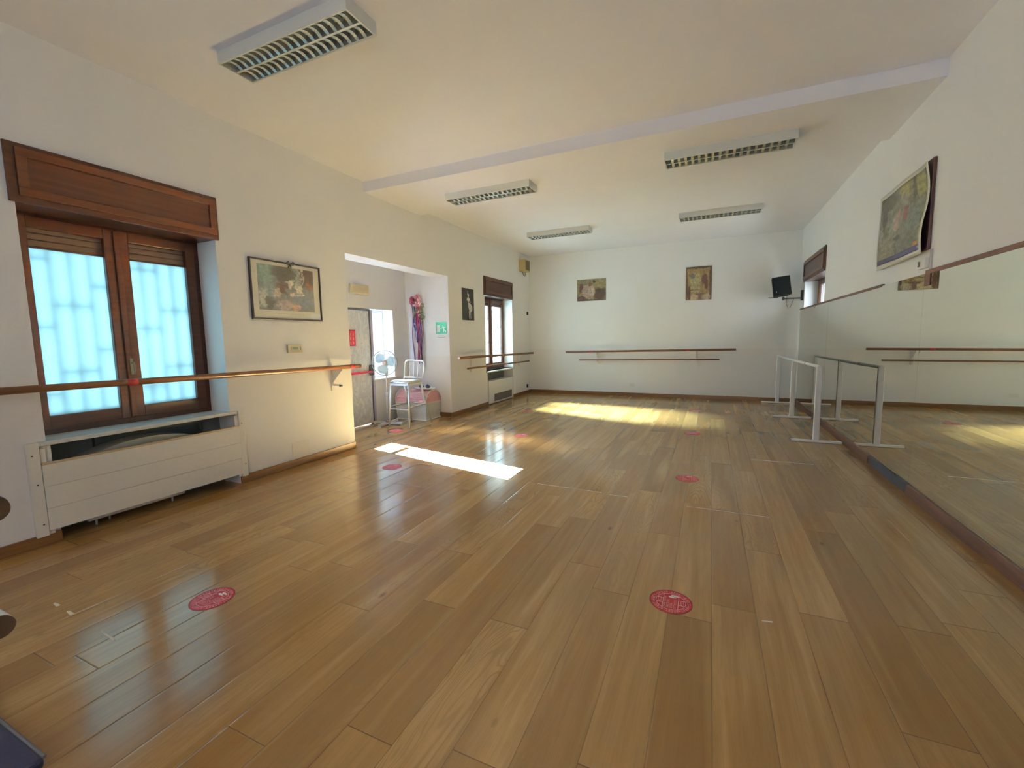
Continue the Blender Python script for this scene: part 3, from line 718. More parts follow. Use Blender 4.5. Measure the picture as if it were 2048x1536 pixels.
fm = thing('exercise_mat', 'navy blue padded mat on the floor beside the camera', 'mat', (1.45, .10, 0))
MB().box(-.78, .85, -.5, .452, .002, .038, .012).build('pad', NAVY, fm)
MB().tube([(-.77, .455, .034), (.84, .455, .034)], .0055, 8).build('piping', PIPING, fm)

# ------------------------------------------------------------------ radiator cover and fan coil under the first window
rc = thing('radiator_cover', 'white boarded radiator cover under the large frosted window', 'radiator cover', (0, 2.05, 0))
def rp(mb, n, m_, root=rc):
    o = mb.build(n, m_, root); o.matrix_parent_inverse = Matrix.Translation(-Vector(root.location)); return o
pn = MB()
for a, b in ((.105, .265), (.2665, .425), (.4265, .582)): pn.box(.022, .040, 1.352, 2.775, a, b, .0015)
rp(pn, 'front_boards', WBOARD)
rp(MB().box(.020, .0405, 1.352, 2.775, .5825, .598, .002), 'top_edge', PINE)
rp(MB().box(.001, .036, 1.285, 1.350, .072, .748, .003), 'side_post', WBOARD)
rp(MB().box(.001, .036, 2.7765, 2.835, .072, .748, .003), 'side_post', WBOARD)
rp(MB().box(.001, .020, 1.352, 1.385, .075, .70, .002), 'batten', WBOARD)
rp(MB().box(.001, .020, 2.745, 2.775, .075, .70, .002), 'batten', WBOARD)
for y, z in ((1.31, .66), (1.32, .45), (1.325, .16), (2.80, .62), (2.81, .2)): rp(MB().tube([(.0362, y, z), (.0385, y, z)], .005, 10), 'screw', mat('dark_screw', (.05, .045, .04), .5))
fc = thing('fan_coil', 'grey fan coil unit half hidden behind the white boards under the large window', 'fan coil', (-.12, 2.05, 0))
arch = [(1.50, .10), (1.50, .50)] + [(1.50 + 1.05 * k / 16, .50 + .145 * math.sin(PI * k / 16) ** .7) for k in range(1, 16)] + [(2.55, .50), (2.55, .10)]
rp(MB().prism(arch, -.20, -.02, 'x'), 'casing', mat('fan_coil_casing', (.30, .30, .27), .4, var=.15), fc)
rp(MB().box(-.255, -.21, 1.75, 2.56, .12, .70), 'rear_black_slab', BLACK, fc)  # plain black slab behind the casing
rp(MB().box(-.17, -.06, 1.60, 2.29, .052, .098, .008), 'drip_tray', WMETAL, fc)
for x, y in ((-.10, 1.66), (-.14, 1.76), (-.10, 2.2)): rp(MB().tube([(x, y, .002), (x, y, .055)], .008, 8), 'pipe', GREYP, fc)
# fan coil 2
f2 = thing('fan_coil', 'white fan coil with a dark grille under the far left window', 'fan coil', (0, 8.87, 0))
rp(MB().box(-.20, .012, 8.262, 9.50, .018, .515, .014), 'casing', WMETAL, f2)
gr = MB().box(.0125, .016, 8.50, 9.42, .055, .215)
rp(gr, 'grille_back', mat('grille_dark', (.10, .095, .085), .6), f2)
gl = MB()
for k in range(28): gl.box(.0162, .020, 8.51 + k * .033, 8.518 + k * .033, .06, .21)
for z in (.10, .135, .17): gl.box(.0162, .0185, 8.50, 9.42, z - .002, z + .002)
rp(gl, 'grille_slats', mat('grille_slat', (.30, .27, .22), .5), f2)
for a, b in ((8.262, 8.30), (9.46, 9.50)): rp(MB().box(-.19, -.05, a, b, .001, .018), 'foot', GREYP, f2)

# ------------------------------------------------------------------ small things on the walls
def onwall(name, label, cat, origin, u, v): return thing(name, label, cat, mtx=frame_mtx(origin, u, v))
# thermostat left
t = onwall('thermostat', 'small beige thermostat on the left wall under the framed picture', 'thermostat', (0, 3.40, 1.303), (0, 1, 0), (0, 0, 1))
MB().box(0, .188, 0, .092, .0005, .028, .005).build('casing', mat('beige_casing', (.50, .48, .38), .5), t)
MB().box(.055, .135, .035, .065, .0283, .0295).build('display', mat('lcd_grey', (.12, .15, .12), .3), t)
for a, b in ((.155, .165), (.035, .04)): MB().box(a, b, .03, .07, .0283, .031, .001).build('button', mat('dark_button', (.07, .07, .06), .4), t)
# junction cover
tag(MB().box(.0008, .006, 3.383, 3.618, .105, .277, .002).build('wall_cover_plate', mat('plate_white', (.74, .71, .66), .5)), 'square white cover plate low on the wall between radiator cover and alcove', 'cover plate')
# switch + socket
for (y, z, n_, lab) in ((10.44, 2.02, 'wall_switch', 'small black switch box high on the left wall by the far corner'), (10.38, .155, 'power_socket', 'small black power socket low on the left wall by the far corner')):
    t = onwall(n_, lab, 'socket' if 'socket' in n_ else 'switch', (0, y, z), (0, 1, 0), (0, 0, 1))
    MB().box(0, .075, 0, .085, .0005, .022, .004).build('casing', BLACK, t)
    MB().box(.022, .053, .025, .06, .0225, .027, .002).build('insert', mat('black_insert', (.03, .03, .03), .3), t)
tag(MB().box(2.58, 2.70, D - .006, D - .0008, .235, .31, .002).build('power_socket', mat('plate_white', (.74, .71, .66), .5)), 'faint white socket plate low on the far wall under the barre', 'socket')
# siren box
t = thing('siren_box', 'yellowed box with a grille and looped cable high in the left corner', 'siren', (0, 10.14, 3.06))
MB().box(.001, .17, -.16, .16, 0, .28, .012).build('casing', YELP, t)
g = MB()
for k in range(9): g.box(.1705, .175, -.12 + k * .027, -.108 + k * .027, .03, .25)
g.build('grille', mat('siren_grille', (.20, .17, .12), .5), t)
MB().tube([(.06, -.06, -.002), (.07, -.05, -.06), (.08, -.01, -.10), (.08, .03, -.10), (.08, .07, -.05), (.07, .08, -.002)], .008, 8).build('cable', mat('dirty_cable', (.22, .20, .15), .6), t)
MB().box(.001, .12, -.10, .10, .285, .36, .01).build('mounting', WMETAL, t)

# pictures ---------------------------------------------------------------
def picture(name, label, origin, u, v, w_, h_, base, blobs, seed, border=0.0, thick=.012, warp=.12, cat='picture', wscale=5):
    t = onwall(name, label, cat, origin, u, v)
    if border:
        MB().box(0, w_, 0, h_, .0008, thick).build('board', WPAPER if border < 0 else MATCARD, t)
        b = abs(border); c = MB().box(0, w_ - 2 * b, 0, h_ - 2 * b, 0, .0012).build('print', paint_mat(name + '_print_%d' % int(seed * 10), w_ - 2 * b, h_ - 2 * b, base, blobs, warp, .45, seed, wscale), t, (b, b, thick + .0003))
    else:
        MB().box(0, w_, 0, h_, .0008, thick).build('board', mat('dark_board_edge', (.06, .045, .03), .6), t)
        MB().box(0, w_, 0, h_, 0, .0012).build('print', paint_mat(name + '_print_%d' % int(seed * 10), w_, h_, base, blobs, warp, .45, seed, wscale), t, (0, 0, thick + .0003))
    return t
# framed picture
fw, fh = .885, .632
t = onwall('framed_picture', 'black framed blue-grey painting print with a black bow on its top edge', 'picture', (0, 3.02, 1.667), (0, 1, 0), (0, 0, 1))
e = .016
MB().box(0, fw, 0, e, .001, .026, .002).box(0, fw, fh - e, fh, .001, .026, .002).box(0, e, e, fh - e, .001, .026, .002).box(fw - e, fw, e, fh - e, .001, .026, .002).build('frame', FRAMEB, t)
MB().box(e, fw - e, e, fh - e, .001, .012).build('mount', MATCARD, t)
pw, ph = .70, .475
blobs = [(.12, .80, .16, .22, (120, 140, 135)), (.45, .85, .22, .20, (62, 58, 55)), (.85, .85, .18, .30, (58, 44, 42)), (.70, .55, .05, .55, (150, 160, 160)),
         (.78, .80, .015, .3, (190, 190, 180)), (.20, .45, .16, .16, (120, 135, 140)), (.08, .25, .10, .22, (175, 180, 178)), (.40, .52, .11, .14, (70, 50, 45)),
         (.55, .62, .07, .10, (215, 210, 195)), (.73, .50, .07, .11, (220, 215, 200)), (.60, .38, .06, .05, (215, 195, 180)), (.30, .38, .06, .10, (190, 180, 165)),
         (.92, .60, .05, .09, (125, 85, 60)), (.78, .25, .20, .16, (105, 112, 125)), (.50, .13, .20, .11, (165, 155, 155)), (.62, .08, .12, .08, (190, 165, 145)), (.17, .16, .08, .15, (62, 62, 60))]
MB().box(0, pw, 0, ph, 0, .0012).build('print', paint_mat('framed_print', pw, ph, (105, 108, 112), blobs, .16, .4, 1.3, 9), t, (.088, .105, .0125))
MB().box(fw - .165, fw - e - .002, e + .002, .085, .0125, .0135).build('paper_label', WPAPER, t)
cp = MB(); rnd = random.Random(3)
x = .27
while x < .62:
    l = rnd.uniform(.01, .04); cp.box(x, x + l, .068, .0715, .0122, .0128); x += l + .008
cp.build('caption_line', mat('caption_grey', (.42, .41, .36), .7), t)
bw = MB()
for s in (-1, 1):
    bw.tube([(.475 + s * .004, fh - .012, .032), (.475 + s * .03, fh + .004, .040), (.475 + s * .048, fh - .006, .036), (.475 + s * .03, fh - .022, .036), (.475 + s * .004, fh - .014, .032)], [.006, .012, .013, .011, .006], 8)
    bw.tube([(.475, fh - .015, .032), (.475 + s * .018 - .008, fh - .055, .031)], [.006, .009], 8)
bw.ball((.475, fh - .013, .035), .011, 6)
bw.build('bow', mat('black_ribbon', (.012, .01, .014), .6), t)
# ballerina photo
t = onwall('dancer_photo', 'narrow black and white photo of a standing ballet dancer, between alcove and far left window', 'photo', (0, 7.237, 1.795), (0, 1, 0), (0, 0, 1))
MB().box(0, .445, 0, .605, .001, .010).build('board', mat('photo_black', (.016, .014, .013), .5), t)
dn = MB()
def poly(p, z=.0105): dn.prism(p, z, z + .0008)
poly([(.20, .50), (.225, .51), (.25, .50), (.255, .47), (.235, .445), (.21, .455)])             # head
poly([(.165, .41), (.205, .44), (.235, .445), (.27, .42), (.31, .34), (.295, .335), (.255, .385), (.24, .345), (.205, .35), (.205, .385), (.175, .365)])   # torso, arms
poly([(.215, .345), (.30, .325), (.37, .27), (.375, .20), (.33, .16), (.26, .17), (.225, .24)])  # skirt
poly([(.235, .18), (.27, .17), (.265, .08), (.285, .03), (.265, .01), (.24, .05)])
poly([(.285, .17), (.315, .165), (.315, .09), (.325, .04), (.31, .035), (.293, .09)])
poly([(.19, .48), (.198, .52), (.205, .56), (.198, .56), (.186, .50)])
dn.build('dancer_figure', mat('photo_pale_grey', (.55, .54, .50), .5, var=.25, scale=60), t)
# far wall pictures (print face towards -y): u = +x, v = +z gives n = -y
picture('wall_picture', 'small landscape print in dusty pink and olive on the far wall', (1.282, D, 2.313), (1, 0, 0), (0, 0, 1), .71, .522, (128, 120, 92),
        [(.8, .30, .25, .30, (62, 44, 38)), (.85, .80, .25, .25, (140, 130, 95)), (.38, .42, .22, .36, (168, 148, 140)), (.55, .42, .10, .28, (178, 160, 148)), (.14, .60, .07, .22, (92, 62, 66)), (.12, .12, .16, .10, (100, 70, 82)), (.30, .88, .2, .12, (122, 124, 104)), (.60, .88, .05, .07, (60, 40, 38)), (.46, .75, .06, .10, (120, 82, 74)), (.45, .03, .5, .05, (80, 62, 52))], 4.1, 0, .012, .10, 'picture', 4)
picture('wall_picture', 'small upright print in ochre and maroon on the far wall', (3.782, D, 2.21), (1, 0, 0), (0, 0, 1), .525, .725, (142, 120, 78),
        [(.5, .97, .6, .035, (60, 44, 36)), (.95, .5, .055, .6, (66, 50, 46)), (.03, .5, .05, .6, (84, 64, 54)), (.38, .62, .26, .20, (170, 160, 120)), (.25, .72, .12, .08, (110, 106, 104)), (.72, .62, .12, .16, (92, 58, 58)), (.80, .46, .07, .16, (84, 48, 46)), (.38, .33, .22, .12, (166, 150, 118)), (.35, .30, .20, .012, (84, 66, 46)), (.45, .18, .4, .018, (98, 72, 52)), (.3, .09, .22, .10, (184, 166, 132)), (.56, .10, .07, .16, (108, 86, 80)), (.13, .20, .07, .22, (84, 54, 44)), (.80, .09, .16, .10, (172, 158, 136))], 7.7, 0, .012, .06, 'picture', 6)
# poster on the right wall (faces -x): u = -y, v = +z -> n = u x v = -x
ps = onwall('wall_poster', 'large curling poster with a navy strip on the wall above the mirrors', 'poster', (W, 5.95, 2.075), (0, -1, 0), (0, 0, 1))
pw, ph = 1.13, .745
MB().box(.02, pw + .01, .03, ph + .02, .001, .022, .002).build('backing_frame', mat('dark_maroon_frame', (.055, .02, .022), .5), ps)
def curl(u_, v_):      # the sheet stands off the wall, its near edge curling inwards
    return .044 + .012 * math.sin(v_ * 7) * (.3 + u_) + .018 * max(0, u_ - .75) ** 2 * 8 + .006 * math.sin(u_ * 9 + v_ * 3)
def sheet(u0, u1, v0, v1, off, name, m_, nu=28, nv=18, par=ps, loc=True):
    vs = []; fs = []
    ou, ov = u0 * pw, v0 * ph
    for s in (0, 1):
        for j in range(nv + 1):
            for i in range(nu + 1):
                a = u0 + (u1 - u0) * i / nu; b = v0 + (v1 - v0) * j / nv; vs.append((a * pw - ou, b * ph - ov, curl(a, b) + off - s * .0008))
    k = (nu + 1) * (nv + 1)
    for j in range(nv):
        for i in range(nu):
            q = j * (nu + 1) + i; fs.append((q, q + 1, q + nu + 2, q + nu + 1)); fs.append((k + q, k + q + nu + 1, k + q + nu + 2, k + q + 1))
    rim = [i for i in range(nu + 1)] + [j * (nu + 1) + nu for j in range(1, nv + 1)] + [nv * (nu + 1) + i for i in range(nu - 1, -1, -1)] + [j * (nu + 1) for j in range(nv - 1, 0, -1)]
    for i in range(len(rim)): a, b = rim[i], rim[(i + 1) % len(rim)]; fs.append((a, b, k + b, k + a))
    return MB().add(vs, fs, True).build(name, m_, par, (ou, ov, 0))
sheet(0, 1, 0, 1, 0, 'sheet', mat('poster_margin', (.66, .65, .58), .35))
sheet(.035, .955, .055, .95, .0016, 'print', paint_mat('poster_print', .92 * pw, .895 * ph, (112, 112, 92),
      [(.20, .88, .24, .12, (84, 80, 68)), (.60, .88, .12, .16, (150, 140, 80)), (.90, .88, .10, .20, (146, 142, 84)), (.78, .80, .03, .22, (76, 72, 56)), (.10, .66, .06, .16, (76, 70, 62)), (.05, .42, .045, .16, (150, 140, 132)),
       (.30, .52, .08, .14, (128, 132, 124)), (.40, .55, .10, .13, (166, 140, 126)), (.45, .64, .04, .04, (176, 120, 96)), (.62, .58, .05, .12, (130, 70, 58)), (.60, .78, .09, .10, (140, 132, 118)), (.80, .45, .16, .24, (108, 116, 106)), (.22, .20, .20, .20, (134, 128, 104)), (.47, .30, .10, .04, (58, 54, 46)), (.45, .15, .03, .12, (86, 82, 70)), (.70, .18, .22, .16, (104, 106, 88))], .085, .35, 2.2, 9))
sheet(.035, .955, .055, .12, .003, 'title_strip', mat('title_navy', (.055, .05, .13), .4), 28, 3)
sheet(.86, .93, .125, .165, .003, 'orange_mark', mat('orange_print', (.55, .22, .05), .4), 4, 3)
# thermostat + trunk right
t = onwall('thermostat', 'white thermostat with a dark display on the right wall under the poster', 'thermostat', (W, 4.965, 1.952), (0, -1, 0), (0, 0, 1))
MB().box(0, .155, 0, .088, .0008, .03, .006).build('casing', WMETAL, t)
MB().box(.018, .062, .022, .068, .0302, .0315).build('display', mat('lcd_dark', (.05, .05, .05), .3), t)
o = MB().box(W - .012, W - .0008, 4.755, 4.785, 1.935, 2.10, .002).build('cable_trunk', mat('grey_trunk', (.50, .50, .56), .5)); tag(o, 'thin grey cable trunking beside the thermostat, running down to the mirror', 'cable trunk')
# exit signs, lamp, fire sign
def running_sign(name, label, origin, u, v, w_, h_):
    t = onwall(name, label, 'sign', origin, u, v)
    MB().box(0, w_, 0, h_, .0008, .004).build('plate', GREEN, t)
    k = w_ / .24; g = MB()
    g.box(.022 * k, .088 * k, .035 * k, h_ - .05 * k, .0042, .0050)
    q = .0042; Z = .0050
    def pp(p): g.prism([(a * k, b * k) for a, b in p], q, Z)
    n = 12; pp([(.152 + .013 * math.cos(2 * PI * i / n), .150 + .013 * math.sin(2 * PI * i / n)) for i in range(n)])
    pp([(.145, .135), (.170, .138), (.190, .085), (.165, .078)])
    pp([(.165, .132), (.215, .118), (.212, .105), (.170, .115)])
    pp([(.145, .132), (.132, .100), (.143, .096), (.156, .120)])
    pp([(.166, .085), (.185, .085), (.215, .055), (.226, .035), (.212, .028), (.198, .050)])
    pp([(.166, .085), (.184, .078), (.178, .030), (.162, .028)])
    pp([(.098, .100), (.112, .115), (.112, .106), (.128, .106), (.128, .092), (.112, .092), (.112, .084)])
    g.build('running_figure', WPAPER, t)
    return t
t = running_sign('exit_sign', 'green running-man exit sign on the alcove side wall', (-.285, 6.765, 1.53), (1, 0, 0), (0, 0, 1), .235, .215)
MB().box(.0, .235, -.088, -.001, .0008, .002).build('paper_strip', WPAPER, t)
MB().box(.04, .17, -.030, -.026, .0021, .0025).box(.02, .20, -.062, -.054, .0021, .0025).build('small_print', mat('blue_grey_print', (.30, .30, .40), .6), t)
t = onwall('exit_sign', 'green sign on the alcove back wall, cut off by the wall edge', 'sign', (-.95, 5.08, 2.035), (0, 1, 0), (0, 0, 1))
MB().box(0, .22, 0, .285, .0008, .004).build('plate', GREEN, t)
MB().box(.02, .23, -.10, -.004, .0008, .002).build('paper_strip', WPAPER, t)
t = onwall('emergency_light', 'cream rectangular emergency light above the alcove door', 'emergency light', (-.95, 5.345, 2.19), (0, 1, 0), (0, 0, 1))
MB().box(0, .40, 0, .15, .001, .055, .014).build('casing', CREAMP, t)
g = MB()
for k in range(7): g.box(.02, .37, .025 + k * .017, .031 + k * .017, .0552, .058)
g.build('diffuser_ribs', mat('aged_diffuser', (.58, .50, .32), .4), t)
t = onwall('notice', 'red notice with white pictograms on the marbled door', 'notice', (-.955, 5.225, 1.345), (0, 1, 0), (0, 0, 1))
MB().box(0, .215, 0, .265, .0008, .002).build('sheet', mat('notice_red', (.55, .04, .06), .5), t)
MB().box(0, .215, .245, .265, .0021, .0026).box(0, .215, 0, .012, .0021, .0026).build('dark_bands', mat('notice_dark', (.12, .015, .03), .5), t)
g = MB(); rnd = random.Random(5)
for i in range(3):
    for j in range(3):
        cx, cy = .045 + i * .062, .055 + j * .068
        g.disc((cx, cy + .012), .008, .0021, .0026, 10); g.box(cx - .007, cx + .007, cy - .016, cy + .004, .0021, .0026)
        g.box(cx - .012, cx + .013, cy - .026, cy - .022, .0021, .0026)
g.build('pictograms', WPAPER, t)

# ------------------------------------------------------------------ speaker on bracket
sp = thing('wall_speaker', 'black loudspeaker on a wall arm in the far right corner', 'speaker', (5.58, 10.27, 2.15))
SPK = mat('speaker_black', (.005, .006, .006), .6, var=.25, spec=.25)
sinner = MB()
wv = [(-.17, 0), (.17, 0), (.15, .20), (-.13, .24)]
body = MB().prism([(-.155, -.13), (.155, -.13), (.135, .11), (-.10, .14)], .03, .40)
ob = body.build('cabinet', SPK, sp); ob.rotation_euler = (math.radians(-4), math.radians(-7), math.radians(8))
gb_ = MB().box(-.148, .148, -.138, -.1305, .04, .39, .003).build('grille', mat('speaker_grille', (.006, .008, .0075), .85, spec=.15), ob)
MB().disc((-.105, .30), .008, 0, .001, 12).build('badge', BALU, ob, (0, -.1385, .0), (PI / 2, 0, 0)).location = (-.0, -.1387, -.19)
ar = MB().box(.03, .34, .0, .03, -.035, -.010, .004).box(.02, .055, -.02, .05, -.05, .012, .004)
ar.build('arm', BLACK, sp)
MB().box(.335, .3745, -.02, .05, -.07, .13, .004).build('wall_plate', BLACK, sp)
MB().box(-.22, -.05, .0, .03, -.0, .012, .002).build('front_bar', BLACK, sp)
MB().tube([(.10, .02, .03), (.10, .02, -.14), (.13, .02, -.215), (.16, .02, -.20), (.20, .02, -.09), (.22, .02, -.04)], .0035, 8).build('cable', BLACK, sp)

# ------------------------------------------------------------------ alcove: fan, stool, chest, tray, bouquet
FW = mat('fan_white', (.72, .74, .72), .4, var=.04)
fan = thing('pedestal_fan', 'white pedestal fan in front of the bright alcove window', 'fan', (-.665, 5.80, 0))
bs = MB()
for a in (.42, -.62): bs.add([], [])
for ang in (math.radians(8), math.radians(98)):
    dx, dy = math.cos(ang), math.sin(ang); px, py = -dy, dx; l = .27; w_ = .024
    q = [(dx * s * l + px * t_ * w_, dy * s * l + py * t_ * w_) for s, t_ in ((-1, -1), (1, -1), (1, 1), (-1, 1))]
    bs.prism(q, .012, .045)
    for s in (-1, 1): bs.prism([(dx * s * (l - .02 + e_ * .022) + px * t_ * w_ * 1.05, dy * s * (l - .02 + e_ * .022) + py * t_ * w_ * 1.05) for e_, t_ in ((0, -1), (1, -1), (1, 1), (0, 1))], .001, .046)
bs.build('base', FW, fan)
MB().tube([(0, 0, .045), (0, 0, .07), (0, 0, .075)], [.045, .045, .03], 16).build('base_collar', mat('brown_collar', (.22, .12, .10), .5), fan)
MB().tube([(0, 0, .075), (0, 0, .50), (0, 0, .52)], [.026, .026, .018], 16).tube([(0, 0, .52), (0, 0, .86)], .011, 12).tube([(0, 0, .49), (0, 0, .56)], .031, 16).build('pole', FW, fan)
MB().tube([(0, 0, .83), (0, .0, .93), (0, -.0, 1.02)], [.026, .034, .022], 14).tube([(0, .12, 1.055), (0, .10, 1.055), (0, .0, 1.055), (0, -.045, 1.055)], [.02, .05, .055, .04], 18).build('motor', mat('fan_motor_cream', (.56, .53, .40), .45), fan)
FA = Matrix.Rotation(math.radians(30), 4, 'Z')       # head turned towards the room
hd = MB()
def cage(mb, r, yc, bulge, s):
    nsp = 44
    for k in range(nsp):
        t_ = 2 * PI * k / nsp; c_, s_ = math.cos(t_), math.sin(t_); pts = []
        for i in range(6):
            f = i / 5; rr = .035 + (r - .035) * f; pts.append(FA @ Vector((c_ * rr, yc + s * bulge * (1 - f ** 2.4), 1.055 + s_ * rr)))
        mb.tube(pts, .0011, 4, False)
    for rr, yy in ((r, 0), (r * .72, bulge * .55), (.035, bulge)):
        mb.tube([FA @ Vector((math.cos(2 * PI * k / 40) * rr, yc + s * yy, 1.055 + math.sin(2 * PI * k / 40) * rr)) for k in range(41)], .0058 if rr == r else .002, 6, False)
cage(hd, .205, -.10, .075, -1); cage(hd, .205, -.09, .055, 1)
hd.build('guard', mat('guard_wire', (.30, .36, .38), .4, .2), fan)
bl = MB(); NB = 3
for k in range(NB):
    a0 = 2 * PI * k / NB + .25; vs = []; fs = []
    m_, n_ = 6, 8
    for i in range(m_ + 1):
        f = i / m_; rr = .04 + .14 * f; wd = .9 * math.sin(PI * (.18 + .74 * f)) ** .8
        for j in range(n_ + 1):
            g_ = j / n_ - .5; t_ = a0 + g_ * wd * 1.75
            vs.append(FA @ Vector((math.cos(t_) * rr, -.095 + g_ * .05 * (1 - .3 * f), 1.055 + math.sin(t_) * rr)))
    for i in range(m_):
        for j in range(n_): q = i * (n_ + 1) + j; fs.append((q, q + 1, q + n_ + 2, q + n_ + 1))
    b0 = len(vs); nv = [v + Vector(FA @ Vector((0, .002, 0))) for v in vs]; vs += nv
    fs += [tuple(b0 + i for i in f_[::-1]) for f_ in fs]
    bl.add(vs, fs, True)
bl.build('blades', mat('fan_blade_blue', (.58, .78, .88), .3, var=.04), fan)
MB().tube([FA @ Vector((0, -.13, 1.055)), FA @ Vector((0, -.12, 1.055)), FA @ Vector((0, -.06, 1.055))], [.022, .035, .035], 16).build('hub', mat('fan_hub_tan', (.55, .40, .30), .5), fan)

stl = thing('bar_stool', 'tall brushed aluminium bar stool with a slatted back, in the alcove mouth', 'stool', (-.29, 5.86, 0))
def lg(p0, p1, r0=.019, r1=.015, mid=None): return MB().tube([p0] + ([mid] if mid else []) + [p1], [r0] + ([r0] if mid else []) + [r1], 12)
for s in (-1, 1):
    lg((s * .178, -.185, .725), (s * .205, -.235, .001)).build('leg', BALU, stl)
    lg((s * .175, .150, .725), (s * .215, .365, .001), mid=(s * .18, .19, .52)).build('leg', BALU, stl)
st = MB(); ns, nr = 32, 5; vs = []; fs = []
def rr_pt(f, t_):     # rounded square
    c_, s_ = math.cos(t_), math.sin(t_); k = (abs(c_) ** 4 + abs(s_) ** 4) ** -.25; return (c_ * k * f * .215, s_ * k * f * .215)
for lay in (0, 1):
    for i in range(nr + 1):
        f = i / nr
        for k in range(ns):
            x, y = rr_pt(max(f, .001), 2 * PI * k / ns)
            z = .752 + (.012 * f * f + .006 * math.cos(y * 14) * f) if lay == 0 else .728
            vs.append((x, y - .01, z))
for lay in (0, 1):
    o_ = lay * (nr + 1) * ns
    for i in range(nr):
        for k in range(ns): fs.append((o_ + i * ns + k, o_ + i * ns + (k + 1) % ns, o_ + (i + 1) * ns + (k + 1) % ns, o_ + (i + 1) * ns + k))
for k in range(ns): fs.append((nr * ns + k, nr * ns + (k + 1) % ns, (nr + 1) * ns + nr * ns + (k + 1) % ns, (nr + 1) * ns + nr * ns + k))
st.add(vs, fs, True); st.build('seat', BALU, stl)
MB().box(-.185, .185, -.20, -.185, .685, .727, .003).box(-.185, .185, .14, .155, .685, .727, .003).box(-.19, -.175, -.19, .15, .685, .727, .003).box(.175, .19, -.19, .15, .685, .727, .003).build('apron', BALU, stl)
MB().tube([(-.195, -.215, .30), (.195, -.215, .30)], .010, 8).tube([(-.193, -.21, .34), (-.193, .26, .34)], .010, 8).tube([(.193, -.21, .34), (.193, .26, .34)], .010, 8).tube([(-.195, .265, .34), (.195, .265, .34)], .010, 8).build('footrest', BALU, stl)
bk = MB(); pts = []
for k in range(0, 9): t_ = PI - PI / 2 * k / 8; pts.append((-.135 + .06 * math.cos(t_), .235, 1.015 + .06 * math.sin(t_)))
p2 = [(-q[0], q[1], q[2]) for q in pts][::-1]
bk.tube([(-.195, .18, .765)] + pts + p2 + [(.195, .18, .765)], .014, 12)
bk.tube([(-.195, .19, .79), (.195, .19, .79)], .013, 10)
bk.build('backrest', BALU, stl)
for x in (-.085, 0, .085): MB().tube([(x, .195, .795), (x, .232, 1.065)], .0085, 8).build('back_slat', BALU, stl)

# wicker chest
def wicker(name, c1, c2):
    mt = bpy.data.materials.new(name); mt.use_nodes = True; nt = mt.node_tree; N = nt.nodes; L = nt.links
    b = N['Principled BSDF']; b.inputs['Roughness'].default_value = .6
    tc = N.new('ShaderNodeTexCoord'); ck = N.new('ShaderNodeTexVoronoi'); ck.inputs['Scale'].default_value = 55; ck.inputs['Randomness'].default_value = .35
    L.new(tc.outputs['Object'], ck.inputs['Vector'])
    cr = N.new('ShaderNodeValToRGB'); cr.color_ramp.elements[0].color = c1; cr.color_ramp.elements[1].color = c2; cr.color_ramp.elements[0].position = .15; cr.color_ramp.elements[1].position = .6
    L.new(ck.outputs['Distance'], cr.inputs[0]); L.new(cr.outputs[0], b.inputs['Base Color'])
    bp = N.new('ShaderNodeBump'); bp.inputs['Strength'].default_value = .8; bp.inputs['Distance'].default_value = .006; bp.invert = True
    L.new(ck.outputs['Distance'], bp.inputs['Height']); L.new(bp.outputs['Normal'], b.inputs['Normal']); return mt
ch = thing('wicker_chest', 'domed wicker chest with a white body and pink lid in the alcove corner', 'chest', (-.545, 6.50, 0), 0)
WW = wicker('white_wicker', (.84, .83, .79, 1), (.56, .56, .52, 1)); PW = wicker('pink_wicker', (.84, .50, .52, 1), (.58, .27, .29, 1))
a, b = .335, .235
MB().add([(-a + .02, -b + .015, .012), (a - .02, -b + .015, .012), (a - .02, b - .015, .012), (-a + .02, b - .015, .012), (-a, -b, .285), (a, -b, .285), (a, b, .285), (-a, b, .285)],
         [(0, 3, 2, 1), (4, 5, 6, 7), (0, 1, 5, 4), (1, 2, 6, 5), (2, 3, 7, 6), (3, 0, 4, 7)]).build('body', WW, ch)
MB().box(-a - .002, a + .002, -b - .004, b + .004, .001, .016, .005).box(-a - .006, a + .006, -b - .008, b + .008, .286, .318, .007).build('rims', mat('wicker_rim', (.74, .72, .66), .6, var=.1, scale=60), ch)
n = 16; dome = [(-b * math.cos(PI * k / n), .318 + .215 * math.sin(PI * k / n)) for k in range(n + 1)]
MB().prism(dome, -a, a, 'x').build('lid', PW, ch)
rb = MB()
for x in (-a, a): rb.tube([(x, y_, z_) for y_, z_ in dome], .011, 8)
rb.build('lid_braid', mat('wicker_rim', (.74, .72, .66), .6), ch)
ty = thing('tray', 'flat white oval tray resting on the lid of the wicker chest', 'tray', (-.38, 6.49, .545), 0)
vs = []; ts = MB()
for (rx, ry, z) in ((.19, .13, .0), (.215, .155, .022), (.205, .147, .022), (.18, .122, .006)): vs += [(rx * math.cos(2 * PI * k / 32), ry * math.sin(2 * PI * k / 32), z) for k in range(32)]
fs = [tuple(range(32))[::-1], tuple(range(96, 128))]
for i in range(3):
    for k in range(32): fs.append((i * 32 + k, i * 32 + (k + 1) % 32, (i + 1) * 32 + (k + 1) % 32, (i + 1) * 32 + k))
ts.add(vs, fs, True); ts.build('dish', mat('tray_white', (.80, .78, .72), .45), ty)
